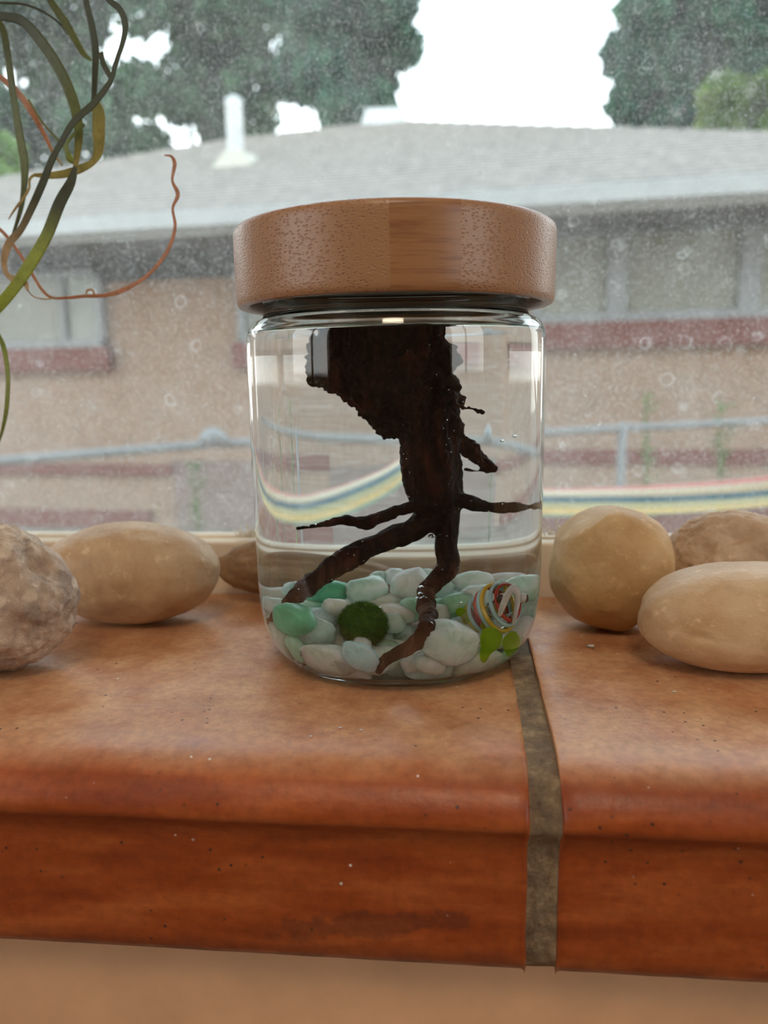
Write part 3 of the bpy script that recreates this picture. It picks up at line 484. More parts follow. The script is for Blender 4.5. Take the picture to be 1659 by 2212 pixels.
# ================================================================== STONES ON THE LEDGE
def stone(name, label, ctr, ax, rz, ry, m, seed, lump=.12, rough=.015, pits=(), expo=2.0, n=5, flat=(), taper=0.0, group='stones along the ledge'):
    iv, if_ = ico(n); V = []; Rz = Matrix.Rotation(rz, 3, 'Z') @ Matrix.Rotation(ry, 3, 'Y'); so = Vector((seed*3.1, seed*1.7, 0))
    for p in iv:
        d = Vector(p); L = (abs(d.x)**expo+abs(d.y)**expo+abs(d.z)**expo)**(-1/expo); r = L*(1+lump*mn.noise(d*1.4+so)+lump*.4*mn.noise(d*3.1+so)+rough*fbm(d*6+so, 5))
        for (q, dep, wd) in pits: r -= dep*math.exp(-((d-Vector(q).normalized()).length/wd)**2)
        for (q, lim) in flat:
            k_ = d.dot(Vector(q).normalized())*r
            if k_ > lim: r *= 1-(1-lim/k_)*.45
        tp = 1-taper*max(0, d.z*r)*1.4; V.append(Rz @ Vector((d.x*r*ax[0]*tp, d.y*r*ax[1]*tp, d.z*r*ax[2])))
    zmin = min(v.z for v in V); V = [v+Vector((ctr[0], ctr[1], -zmin)) for v in V]
    o = empty_free(name, V, if_, m, (ctr[0], ctr[1], 0)); tag(o, label, 'stone', group); return o
def empty_free(name, V, F_, m, loc):
    L = Vector(loc); o = obj(name, ([Vector(v)-L for v in V], F_), m); o.location = L; return o
stone('stone', 'rough grey brown knobbly stone at the left end of the ledge', (-.1160, -.0262), (.0245, .0185, .0215), .1, .0, ST_ROUGH, 3, .07, .045, (((.80, -.25, .50), .26, .26), ((.3, -.9, .1), .10, .22), ((.1, -.8, .6), .09, .2), ((.62, -.75, -.30), .10, .16), ((.45, -.8, .35), .07, .16)), 2.1, 6, (), .16)
stone('stone', 'large smooth pale egg shaped stone left of the jar', (-.0960, .0235), (.0316, .0180, .0174), -.03, -.02, ST_PALE, 7, .04, .006, (((.2, -.5, .8), .02, .15), ((.0, -.95, -.1), .02, .2)), 2.15, 6)
stone('stone', 'brown ridged stone with a pointed end tucked behind the jar', (-.0370, .0505), (.0370, .0104, .0136), .06, .0, ST_BROWN, 12, .08, .03, (), 1.72, 5)
stone('stone', 'round yellow tan stone standing right of the jar', (.0676, .0236), (.0197, .0175, .0200), .0, .30, ST_YELLOW, 23, .05, .006, (), 2.25, 6, (((-.75, -.1, .62), .93), ((.8, -.2, -.5), .93), ((-.6, -.3, -.7), .95)))
stone('stone', 'pinkish pitted stone at the back by the window on the right', (.1110, .0430), (.0225, .0140, .0178), .05, .0, ST_PINK, 30, .06, .04, (((-.10, -.72, .66), .26, .22), ((.12, -.70, .66), .14, .14), ((-.5, -.75, .35), .12, .18), ((.3, -.85, .3), .08, .15)), 2.0, 6)
stone('stone', 'long smooth tan stone at the front right of the ledge', (.0995, -.0112), (.0300, .0170, .0149), .0, -.02, ST_SMOOTH, 34, .035, .006, (((-.55, -.8, -.1), .03, .10), ((-.3, -.85, .4), .015, .12)), 2.3, 6)
stone('stone', 'small flat tan stone wedged between jar and window frame', (.0150, .0530), (.0190, .0075, .0108), .0, .0, ST_BROWN, 41, .06, .03, (), 2.2, 4)

# ================================================================== JAR
jar = empty('glass_jar', (0, 0, 0)); tag(jar, 'round clear glass jar with a wide bamboo lid, filled with water on the ledge', 'jar')
OUT = [(0, 0.001), (0.026, 0.001), (0.0285, 0.0007), (0.0305, 0.0), (0.0325, 0.0003), (0.035, 0.0016), (0.0376, 0.004), (0.0398, 0.0075), (0.0413, 0.012), (0.0421, 0.0175), (0.0425, 0.024), (0.0427, 0.034), (0.0429, 0.06), (0.043, 0.085), (0.043, 0.093), (0.0427, 0.0952), (0.0419, 0.097), (0.0407, 0.0983), (0.0392, 0.099), (0.0382, 0.0996), (0.0378, 0.1008), (0.0378, 0.1034), (0.0386, 0.1042), (0.0386, 0.1054), (0.0378, 0.1062), (0.0378, 0.1118), (0.0372, 0.1126), (0.0364, 0.1126), (0.0358, 0.1118)]
INN = [(0.0358, 0.1002), (0.0361, 0.0994), (0.037, 0.0987), (0.0386, 0.0979), (0.0399, 0.0968), (0.0406, 0.0952)]
WSIDE = [(0.0406, 0.0952), (0.0408, 0.0935), (0.0408, 0.085), (0.0406, 0.06), (0.0404, 0.034), (0.0402, 0.0245), (0.0397, 0.018), (0.0388, 0.013), (0.0372, 0.0086), (0.0348, 0.0055), (0.0315, 0.0038), (0.027, 0.0032), (0, 0.0032)]
def chaikin(P, k=2):
    for _ in range(k):
        q = [P[0]]
        for a, b in zip(P[:-1], P[1:]): q += [tuple(.75*x+.25*y for x, y in zip(a, b)), tuple(.25*x+.75*y for x, y in zip(a, b))]
        P = q+[P[-1]]
    return P
gp = chaikin(OUT, 2)+chaikin(INN, 2)
v, f = lathe(gp, 160); obj('glass_body', (v, f), GLASS, jar)
# water: sides meet the glass, top surface with a small meniscus at the glass
men = [(.0406, .0952), (.0402, .0949), (.0394, .09465), (.0382, .0944), (.035, .0943), (.02, .0943), (0, .0943)]
ws = list(reversed(chaikin(WSIDE, 2)))
v1, f1 = lathe(ws, 160); v2, f2 = lathe(men, 160)
me = bpy.data.meshes.new('water'); me.from_pydata([tuple(p) for p in v1+v2], [], [tuple(q) for q in f1]+[tuple(i+len(v1) for i in q) for q in f2]); me.update()
wat = link_mesh('water', me, [WATER_SIDE, WATER_TOP]); me.polygons.foreach_set('material_index', [0]*len(f1)+[1]*len(f2))
tag(wat, 'clear water filling the glass jar up to its shoulder', 'water')
# lid of laminated bamboo strips
lid = obj('lid', lathe([(0, .1140), (.0390, .1140), (.0410, .1138), (.0410, .1146), (.0, .1146)], 96), LINER, jar); lid['label'] = 'bamboo lid of upright laminated strips'
LID = chaikin([(0, .1236), (.040, .1236), (.0440, .1236), (.0452, .1226), (.0453, .1200), (.0452, .1060), (.0450, .1034), (.0443, .1024), (.0425, .1024), (.0416, .1028), (.0412, .1040), (.0411, .1138), (.0411, .1146), (.0, .1146)], 1)
ca = 0.101648; rv_ = Vector((math.cos(ca), math.sin(ca), 0))
cuts = [-.06, -.0385, -.0213, -.0019, .0148, .0330, .06]
for i, (c0, c1) in enumerate(zip(cuts[:-1], cuts[1:])):
    bm = bmesh.new(); v, f = lathe(LID, 128); vs = [bm.verts.new(p) for p in v]
    for q in f: bm.faces.new([vs[j] for j in q])
    bmesh.ops.recalc_face_normals(bm, faces=bm.faces)
    for c_, sg in ((c0, -1), (c1, 1)):
        bmesh.ops.bisect_plane(bm, geom=list(bm.verts)+list(bm.edges)+list(bm.faces), plane_co=rv_*c_, plane_no=rv_*sg, clear_outer=True)
        bmesh.ops.holes_fill(bm, edges=[e for e in bm.edges if e.is_boundary], sides=0)
    o = bobj('stave', bm, BAM_B if i == 3 else BAM_A, lid); e = o.modifiers.new('n', 'EDGE_SPLIT'); e.split_angle = .55
obj('gasket', lathe([(.0380, .1070), (.0405, .1066), (.0410, .1076), (.0410, .1086), (.0380, .1088), (.0380, .1070)], 96), GASKET, lid)

# ================================================================== DRIFTWOOD
_wp = chaikin(WSIDE, 2)[::-1]; WZ_ = [p[1] for p in _wp]; WR_ = [p[0] for p in _wp]
parts = []
for P, R_ in [([(-8e-05, -0.00403, 0.09203), (-0.0003, -0.00204, 0.09272), (-4e-05, -0.0, 0.08599), (0.00292, 0.0003, 0.07828), (0.00592, 0.0006, 0.07177), (0.0069, 0.0007, 0.06526), (0.00716, 0.00073, 0.05869), (0.00784, 0.0008, 0.05206), (0.00883, 0.0009, 0.04601), (0.01054, 0.00107, 0.03989), (0.01082, 0.0001, 0.03462), (0.0113, -0.00086, 0.02906), (0.0092, -0.00409, 0.02563), (0.00692, -0.00834, 0.02207), (0.00821, -0.01726, 0.01863), (0.01014, -0.03659, 0.01911), (0.00675, -0.03675, 0.01487), (0.00206, -0.03662, 0.01198), (-0.00118, -0.03586, 0.0097), (-0.00292, -0.03395, 0.00661)], [0.0055, 0.0075, 0.0072, 0.0065, 0.0064, 0.0066, 0.0066, 0.0063, 0.0054, 0.0034, 0.003, 0.0029, 0.0025, 0.0022, 0.0021, 0.002, 0.0018, 0.0016, 0.0013, 0.0009]), ([(0.00438, 0.00246, 0.09463), (0.00584, 0.00261, 0.08971), (0.00781, 0.00281, 0.08202), (0.00939, 0.00196, 0.07426), (0.01027, 0.00105, 0.06648)], [0.005, 0.006, 0.0055, 0.0046, 0.0042]), ([(-0.01117, 0.00188, 0.09378), (-0.01346, 0.00064, 0.09121), (-0.01524, -0.00055, 0.0857), (-0.01375, -0.0014, 0.08221), (-0.00876, -0.00089, 0.07852), (-0.00424, -0.00043, 0.07457), (0.00028, 3e-05, 0.06799)], [0.004, 0.0046, 0.0039, 0.0032, 0.0036, 0.004, 0.004]), ([(-0.00647, -0.00066, 0.09395), (-0.00801, -0.00182, 0.08868), (-0.00609, -0.00163, 0.0823), (-0.00067, -7e-05, 0.0745)], [0.006, 0.006, 0.005, 0.005]), ([(0.00833, 0.00286, 0.0884), (0.01112, 0.00314, 0.08733), (0.01251, 0.00329, 0.08577)], [0.003, 0.0024, 0.0014]), ([(0.01022, -0.00097, 0.07688), (0.01326, -0.00066, 0.07656), (0.01519, -0.00046, 0.07523)], [0.003, 0.0019, 0.001]), ([(0.01247, -0.00275, 0.07534), (0.01617, -0.00338, 0.07401), (0.02014, -0.00398, 0.07292)], [0.0009, 0.0007, 0.00055]), ([(0.01026, 0.00306, 0.06704), (0.01366, 0.00441, 0.06425), (0.01701, 0.00576, 0.0601), (0.01932, 0.007, 0.05683), (0.02039, 0.00711, 0.05516)], [0.0026, 0.0021, 0.0018, 0.0017, 0.001]), ([(0.01961, 0.00703, 0.05546), (0.01686, 0.00675, 0.05558), (0.01409, 0.00646, 0.05635)], [0.0009, 0.0006, 0.00035]), ([(0.00935, 0.00095, 0.04733), (0.01396, 0.00142, 0.04759), (0.01804, 0.00184, 0.04608), (0.02263, 0.00231, 0.04517), (0.02735, 0.00279, 0.04494), (0.03508, 0.00358, 0.0448)], [0.004, 0.0026, 0.0016, 0.00135, 0.0012, 0.0011]), ([(0.00811, -0.00219, 0.04772), (0.00352, -0.00366, 0.04662), (-0.00112, -0.00514, 0.04486), (-0.00572, -0.00762, 0.04294), (-0.00777, -0.00883, 0.04269), (-0.01195, -0.01027, 0.04364), (-0.01731, -0.01282, 0.04244), (-0.02302, -0.01542, 0.04169)], [0.003, 0.002, 0.0016, 0.0016, 0.0016, 0.0012, 0.0009, 0.0005]), ([(-0.00572, -0.00762, 0.04254), (-0.00673, -0.00873, 0.0411)], [0.0012, 0.0005]), ([(0.00881, 0.0009, 0.044), (0.00589, -0.00141, 0.04139), (0.00232, -0.00278, 0.0392), (-0.00588, -0.00663, 0.0355), (-0.01378, -0.01045, 0.03027), (-0.02108, -0.01421, 0.02467), (-0.02689, -0.01983, 0.02072), (-0.03119, -0.0223, 0.01783), (-0.03448, -0.0153, 0.01367)], [0.0045, 0.0036, 0.0032, 0.003, 0.003, 0.0027, 0.0017, 0.0011, 0.0006]), ([(-0.0137, -0.01145, 0.0331), (-0.0187, -0.01397, 0.02833), (-0.0235, -0.01546, 0.02411)], [0.0016, 0.0013, 0.0007])]: parts.append(tube(P, R_, 16, 6, .02, len(parts)))
for (c, r, s) in [((-0.01579, -0.0006, 0.08354), 0.0034, 1), ((-0.01662, 0.00031, 0.09197), 0.0026, 2), ((0.01021, 0.00406, 0.08647), 0.003, 3), ((-0.00528, -0.00355, 0.09217), 0.0055, 4), ((0.00514, -0.00048, 0.09202), 0.0055, 5), ((0.01314, 0.00034, 0.07603), 0.002, 6), ((0.00981, 0.00301, 0.08069), 0.0035, 7), ((-0.01576, 0.00141, 0.08831), 0.003, 8)]:
    iv, if_ = ico(3); parts.append(([Vector(c)+Vector(p)*r*(1+.28*fbm(Vector(p)*2.2+Vector((s, 0, 0)))) for p in iv], if_))
tmp = obj('raw', join(*parts), WOOD); rm = tmp.modifiers.new('r', 'REMESH'); rm.mode = 'VOXEL'; rm.voxel_size = .00042
sm_ = tmp.modifiers.new('s', 'SMOOTH'); sm_.factor = .5; sm_.iterations = 3
dg = bpy.context.evaluated_depsgraph_get(); dg.update(); me = bpy.data.meshes.new_from_object(tmp.evaluated_get(dg)); bpy.data.objects.remove(tmp)
co = np.empty(len(me.vertices)*3); me.vertices.foreach_get('co', co); co = co.reshape(-1, 3); no = np.empty(len(co)*3); me.vertices.foreach_get('normal', no); no = no.reshape(-1, 3)
for i in range(len(co)):
    x, y, z = co[i]; up = min(max((z-.045)/.03, 0), 1)
    co[i] += no[i]*(.0008*fbm((x*190, y*190, z*45), 5)+up*(.0016*fbm((x*230, y*230, z*150), 4)+.0009*fbm((x*520, y*520, z*380), 3))-(.0010*max(0, mn.noise(Vector((x*420, y*420, z*40))))))
    rr = math.hypot(co[i][0], co[i][1]); lim = float(np.interp(z, WZ_, WR_))-.0008
    if rr > lim: co[i][0] *= lim/rr; co[i][1] *= lim/rr
    if co[i][2] > .0955: co[i][2] = .0955+.15*(co[i][2]-.0955)
me.vertices.foreach_set('co', co.ravel()); me.update()
me.materials.clear(); wood = link_mesh('driftwood', me, WOOD); tag(wood, 'dark forked driftwood root standing in the jar of water', 'driftwood')
rs = random.Random(5); cand = [i for i in range(len(co)) if no[i][1] < -.35 and co[i][2] < .095]; bub = []
iv, if_ = ico(2)
for q in range(120):
    i = rs.choice(cand); r = rs.choice((.00014, .00018, .00022, .00030)); c = Vector(co[i])+Vector(no[i])*r*.9; bub.append(([c+Vector(p)*r for p in iv], if_))
for c, r in [((0.00607, -0.01044, 0.0247), 0.00065), ((0.00594, -0.01146, 0.02297), 0.00065), ((0.00677, -0.01238, 0.02186), 0.0009), ((0.00537, -0.01252, 0.0219), 0.0006), ((0.00803, -0.00521, 0.03843), 0.0008), ((0.02804, -0.00719, 0.06622), 0.0006), ((0.02455, -0.00554, 0.06495), 0.0005), ((-0.00297, -0.02041, 0.02094), 0.0003), ((0.01568, -0.01348, 0.02069), 0.00035)]: bub.append(([Vector(c)+Vector((p[0], p[1], p[2]*.8))*r for p in iv], if_))
tag(obj('air_bubbles', join(*bub), BUBBLE), 'tiny silver air bubbles clinging to the driftwood', 'bubbles', None, 'stuff')

# ================================================================== PEBBLES
_wp = chaikin(WSIDE, 2)[::-1]; WZ = [p[1] for p in _wp]; WR = [p[0] for p in _wp]
def pebble(ctr, ax, ang, m, seed, label, group='tumbled pebbles in the jar', n=3):
    iv, if_ = ico(n); so = Vector((seed*2.3, seed*.7, seed*1.1)); V = []; rs = random.Random(seed); ex = rs.uniform(2.1, 2.9)
    R3 = Matrix.Rotation(ca, 3, 'Z') @ Matrix.Rotation(ang, 3, 'Y') @ Matrix.Rotation(rs.uniform(-.3, .3), 3, 'X')
    for p in iv:
        d = Vector(p); L = (abs(d.x)**ex+abs(d.y)**ex+abs(d.z)**ex)**(-1/ex); r = L*(1+.22*mn.noise(d*1.3+so)+.07*mn.noise(d*3+so))
        V.append(R3 @ Vector((d.x*ax[0]*r, d.y*ax[1]*r, d.z*ax[2]*r)))
    rl = .0398
    W_ = []
    for q in V:
        q = q+Vector(ctr); z = q.z; lim = float(np.interp(z, WZ, WR))-.0004; rr = math.hypot(q.x, q.y)
        if rr > lim: q.x *= lim/rr; q.y *= lim/rr
        q.z = max(q.z, .0034); W_.append(q)
    o = empty_free('pebble', W_, if_, m, ctr); tag(o, label, 'pebble', group); return o
for i, (c, ax, ang, col, lab) in enumerate([((-0.02718, -0.02656, 0.01773), (0.00841, 0.00583, 0.00401), -0.1, 'teal', 'deep green pebble against the glass under the long left root'), ((-0.01685, -0.00172, 0.02156), (0.00681, 0.00463, 0.00305), 0.05, 'teal', 'long deep green pebble behind the long left root'), ((-0.02345, 0.00062, 0.02121), (0.0028, 0.00239, 0.00232), -0.2, 'blue', 'pale blue pebble tip left of the long left root'), ((-0.00708, -0.00374, 0.02249), (0.00521, 0.00412, 0.00362), -0.35, 'mint', 'bright light green slanted pebble above the moss ball'), ((-0.01363, -0.01345, 0.0192), (0.00337, 0.00279, 0.00262), 0.2, 'cream', 'cream yellow pebble touching the moss ball at its left'), ((-0.00447, -0.00247, 0.0182), (0.00498, 0.00409, 0.00379), 0.15, 'beige', 'rounded grey beige pebble right above the moss ball'), ((0.00246, 0.00327, 0.02205), (0.00458, 0.00457, 0.00525), 0, 'white', 'large round off white pebble left of the standing root'), ((-0.00555, 0.01351, 0.02271), (0.00201, 0.00199, 0.00226), 0, 'mint', 'small mint pebble at the back of the heap, left of a cream one'), ((-0.00212, 0.01386, 0.02337), (0.00234, 0.00221, 0.00242), 0, 'white', 'small off white pebble at the very back, left of the standing root'), ((-0.0008, -0.00913, 0.01689), (0.00529, 0.00373, 0.00265), 0.1, 'cream', 'long cream pebble right of the moss ball'), ((0.0035, -0.00668, 0.01678), (0.00358, 0.00346, 0.00387), 0, 'green', 'pale green pebble behind the bend of the standing root'), ((-0.00021, -0.01409, 0.01537), (0.00273, 0.00255, 0.00275), -0.1, 'mint', 'mint cube shaped pebble below the long cream one'), ((0.00409, -0.00762, 0.01426), (0.00235, 0.00213, 0.00223), 0, 'white', 'small speckled white pebble left of the root bend'), ((0.00127, -0.00892, 0.01116), (0.00305, 0.00307, 0.00355), 0.5, 'grey', 'marbled grey pebble left of the root foot'), ((-0.00258, -0.01233, 0.01003), (0.0025, 0.00292, 0.0038), 0, 'mint', 'mint pebble between moss ball and root foot'), ((-0.02049, -0.02219, 0.01419), (0.00661, 0.0052, 0.00451), 0.1, 'grey', 'grey green translucent pebble below the deep green one'), ((-0.01873, -0.01397, 0.01576), (0.00486, 0.00377, 0.00321), 0, 'blue', 'pale blue green pebble between the deep green one and the moss ball'), ((-0.0073, -0.03536, 0.01088), (0.00525, 0.00412, 0.00357), 0.5, 'blue', 'light blue pebble at the front, lower left of the root foot'), ((-0.01689, -0.03083, 0.0084), (0.0084, 0.00604, 0.00448), 0, 'pink', 'large pinkish grey pebble at the front, left of the light blue one'), ((-0.00858, -0.02701, 0.00527), (0.00377, 0.00305, 0.00276), 0.1, 'cream', 'cream pebble under the light blue one'), ((-0.02375, -0.02454, 0.01019), (0.00436, 0.00398, 0.0042), 0, 'green', 'green pebble low against the left of the glass'), ((-0.02941, -0.01506, 0.00973), (0.00579, 0.00568, 0.00644), 0.6, 'pink', 'pinkish pebble hugging the left wall of the jar'), ((-0.0071, -0.02485, 0.01143), (0.00239, 0.00215, 0.00222), 0, 'pink', 'small pinkish pebble under the moss ball'), ((0.01618, -0.0332, 0.01367), (0.00818, 0.00629, 0.00527), 0.35, 'pale', 'largest pale green pebble right of the root foot'), ((0.00904, -0.02521, 0.00667), (0.00647, 0.00484, 0.00386), 0, 'grey', 'dark grey green pebble at the front under the root foot'), ((0.00426, -0.01263, 0.00822), (0.00387, 0.00383, 0.00438), -0.3, 'pale', 'pale pebble half behind the root foot'), ((-0.00065, -0.01715, 0.00653), (0.0069, 0.0055, 0.00488), 0, 'beige', 'beige pebble at the front behind the root tip'), ((0.01593, -0.00843, 0.01207), (0.00416, 0.00319, 0.00265), -0.1, 'beige', 'beige pebble with a pinkish side left of the glass fish'), ((0.01322, -0.00267, 0.01807), (0.00552, 0.00399, 0.00301), -0.5, 'green', 'slanted green pebble right of the standing root'), ((0.01893, -8e-05, 0.01943), (0.00466, 0.00394, 0.00379), 0.1, 'pale', 'whitish green pebble behind the glass fish'), ((0.01529, 0.0096, 0.02198), (0.00458, 0.00361, 0.00315), -0.25, 'pale', 'pale green pebble at the back right of the root'), ((0.00932, 0.00698, 0.0208), (0.00257, 0.0025, 0.00282), 0, 'mint', 'small mint pebble close behind the standing root on its right'), ((0.0216, 0.01225, 0.02205), (0.00424, 0.00288, 0.00191), 0.0, 'white', 'thin white pebble at the back right wall'), ((0.02851, 0.00291, 0.02011), (0.00582, 0.00472, 0.00428), -0.1, 'mint', 'pale teal pebble behind the head of the glass fish'), ((0.03432, -0.00705, 0.00763), (0.00933, 0.00739, 0.00649), 0.2, 'white', 'upright off white pebble against the glass right of the fish'), ((0.02747, -0.01328, 0.00516), (0.00901, 0.00547, 0.0026), -0.5, 'green', 'slanted green pebble under the fins of the fish'), ((0.03279, -0.00168, 0.01351), (0.00736, 0.00528, 0.00391), 0, 'grey', 'grey green pebble at the right wall beside the fish'), ((0.02221, -0.02387, 0.00592), (0.00751, 0.00533, 0.00386), 0, 'beige', 'flat beige pebble at the front below the fish'), ((0.00954, -0.00506, 0.01597), (0.00289, 0.00274, 0.00299), 0.3, 'pale', 'pale pebble peeping out right of the root bend'), ((0.00983, -0.01106, 0.01378), (0.00251, 0.00212, 0.00204), 0, 'blue', 'tiny pale blue pebble right of the root foot'), ((0.02324, 0.00639, 0.01858), (0.00372, 0.00319, 0.00311), 0, 'green', 'green pebble far behind the fish head'), ((0.00451, 0.01654, 0.02284), (0.0021, 0.00203, 0.00227), 0, 'pale', 'small pale pebble at the back hidden partly by the standing root'), ((-0.02856, -0.0009, 0.0163), (0.00342, 0.00261, 0.00216), 0, 'pale', 'pale pebble at the left back against the glass'), ((-0.01127, -0.0112, 0.01466), (0.00459, 0.00379, 0.00353), 0, 'pale', 'pale pebble right behind the moss ball')]): pebble(c, ax, ang, PM[col], i+11, lab)
for i, (c, ax, ang, col) in enumerate([((0.00486, 0.033, 0.00957), (0.00473, 0.00402, 0.00293), -0.33, 'green'), ((0.00908, -0.02242, 0.00876), (0.00365, 0.0031, 0.00226), -0.01, 'cream'), ((-0.0149, 0.00047, 0.01188), (0.00374, 0.00318, 0.00232), -0.21, 'pale'), ((-0.00741, -0.02338, 0.00873), (0.00506, 0.0043, 0.00314), 0.18, 'mint'), ((0.02514, 0.01759, 0.01106), (0.00493, 0.00419, 0.00305), -0.31, 'pale'), ((-0.01491, 0.02402, 0.01228), (0.00464, 0.00394, 0.00288), 0.32, 'beige'), ((-0.01957, -0.01552, 0.00856), (0.00472, 0.00401, 0.00293), -0.28, 'blue'), ((-0.00421, -0.03163, 0.00836), (0.00417, 0.00355, 0.00259), 0.3, 'beige'), ((0.01436, 0.02211, 0.01239), (0.0041, 0.00349, 0.00254), -0.11, 'blue'), ((-0.00907, -0.00056, 0.01204), (0.00441, 0.00375, 0.00274), 0.16, 'green'), ((0.01678, 0.0036, 0.00985), (0.00473, 0.00402, 0.00293), -0.07, 'cream'), ((0.02446, 0.02191, 0.01471), (0.00364, 0.00309, 0.00226), 0.38, 'beige'), ((-0.00121, 0.00372, 0.01198), (0.00415, 0.00352, 0.00257), -0.26, 'cream'), ((0.01049, -0.00712, 0.01015), (0.00425, 0.00361, 0.00264), -0.34, 'white'), ((-0.00253, 0.01018, 0.00897), (0.00377, 0.0032, 0.00234), 0.02, 'pink'), ((0.01872, 0.02706, 0.01243), (0.00384, 0.00326, 0.00238), 0.08, 'green'), ((-0.00079, -0.02014, 0.00944), (0.0036, 0.00306, 0.00223), 0.27, 'green'), ((0.0248, 0.00994, 0.01335), (0.00499, 0.00424, 0.00309), 0.25, 'beige'), ((0.01866, 0.01798, 0.01153), (0.0038, 0.00323, 0.00236), -0.05, 'white'), ((0.00232, 0.01493, 0.01128), (0.00377, 0.00321, 0.00234), 0.18, 'pale'), ((-0.01737, -0.02563, 0.00858), (0.00517, 0.00439, 0.0032), 0.2, 'green'), ((-0.01398, 0.02921, 0.01188), (0.00461, 0.00392, 0.00286), -0.34, 'cream'), ((0.02044, -0.003, 0.01184), (0.00496, 0.00422, 0.00308), 0.01, 'pink'), ((-0.02278, 0.02427, 0.01497), (0.0041, 0.00348, 0.00254), -0.17, 'cream'), ((0.01546, -0.02349, 0.00895), (0.00476, 0.00405, 0.00295), 0.26, 'pink'), ((-0.00699, -0.01332, 0.01015), (0.00441, 0.00375, 0.00274), -0.33, 'beige'), ((-0.01738, 0.01076, 0.01392), (0.00486, 0.00413, 0.00302), 0.2, 'green'), ((0.00427, -0.0027, 0.00919), (0.00402, 0.00342, 0.00249), -0.32, 'blue'), ((0.02196, -0.02376, 0.0089), (0.00375, 0.00319, 0.00232), 0.09, 'white'), ((-0.01171, -0.01692, 0.00971), (0.0049, 0.00417, 0.00304), 0.18, 'pink'), ((0.00507, 0.02889, 0.01656), (0.00371, 0.00315, 0.0023), 0.32, 'pink'), ((-0.01235, 0.00539, 0.0128), (0.00384, 0.00326, 0.00238), 0.18, 'white'), ((0.01299, 0.00941, 0.01009), (0.00388, 0.0033, 0.00241), 0.2, 'white'), ((-0.02634, 0.00886, 0.01003), (0.0049, 0.00417, 0.00304), -0.05, 'pink'), ((-0.01199, -0.03151, 0.00826), (0.00419, 0.00356, 0.0026), 0.28, 'beige'), ((0.01686, -0.00707, 0.00914), (0.00444, 0.00378, 0.00275), 0.21, 'blue'), ((0.01033, 0.02374, 0.00946), (0.00514, 0.00437, 0.00319), -0.06, 'white'), ((-0.01679, 0.01728, 0.01501), (0.00475, 0.00403, 0.00294), -0.11, 'pink'), ((0.03089, 0.01244, 0.01149), (0.00437, 0.00372, 0.00271), -0.02, 'beige'), ((-0.00873, 0.02592, 0.0147), (0.00485, 0.00413, 0.00301), 0.19, 'mint'), ((-0.01775, 0.00524, 0.01043), (0.0044, 0.00374, 0.00273), 0.13, 'white'), ((-0.02749, 0.00013, 0.00987), (0.00453, 0.00385, 0.00281), 0.19, 'pink'), ((0.01011, -0.03167, 0.00849), (0.00431, 0.00366, 0.00267), 0.26, 'pink'), ((-0.02418, -0.01249, 0.00852), (0.0049, 0.00417, 0.00304), -0.14, 'white'), ((-0.02789, 0.01661, 0.0085), (0.00517, 0.00439, 0.0032), -0.32, 'green'), ((-0.03354, 0.00391, 0.01179), (0.00517, 0.0044, 0.00321), 0.32, 'cream'), ((0.00653, -0.02779, 0.00834), (0.0043, 0.00365, 0.00266), -0.36, 'cream'), ((0.01143, 0.02833, 0.01391), (0.00499, 0.00424, 0.00309), 0.22, 'blue'), ((-0.02948, 0.01278, 0.01338), (0.00448, 0.00381, 0.00278), -0.0, 'blue'), ((0.00877, 0.01416, 0.00985), (0.00476, 0.00404, 0.00295), 0.08, 'green'), ((-0.00638, 0.01038, 0.0128), (0.00372, 0.00316, 0.0023), -0.14, 'beige'), ((-0.00805, 0.01861, 0.01061), (0.00379, 0.00322, 0.00235), 0.14, 'blue'), ((0.02355, -0.01204, 0.01062), (0.00478, 0.00406, 0.00296), -0.18, 'pale'), ((-0.02303, 0.00328, 0.01192), (0.00501, 0.00426, 0.0031), 0.03, 'pale'), ((-0.00221, -0.02549, 0.00867), (0.0046, 0.00391, 0.00285), -0.04, 'beige'), ((0.00781, 0.00344, 0.01234), (0.00371, 0.00315, 0.0023), -0.08, 'white'), ((0.0161, 0.01342, 0.01424), (0.00461, 0.00392, 0.00286), 0.27, 'white'), ((0.0111, 0.0009, 0.00914), (0.0037, 0.00315, 0.0023), 0.21, 'beige'), ((-0.0017, 0.03306, 0.01165), (0.00464, 0.00394, 0.00288), -0.26, 'white'), ((-0.03161, -0.00925, 0.00864), (0.00363, 0.00308, 0.00225), 0.18, 'white'), ((-0.00713, 0.01542, 0.01471), (0.00495, 0.00421, 0.00307), -0.12, 'pink'), ((0.0088, -0.01419, 0.01013), (0.00463, 0.00393, 0.00287), -0.25, 'green'), ((0.03252, -0.00467, 0.01142), (0.00442, 0.00376, 0.00274), 0.21, 'beige'), ((0.02519, -0.00219, 0.0096), (0.00447, 0.0038, 0.00277), -0.23, 'beige')]): pebble(c, ax, ang, PM[col], i+211, 'half buried pale pebble deep in the heap inside the jar', 'half buried pebbles in the jar', 2)

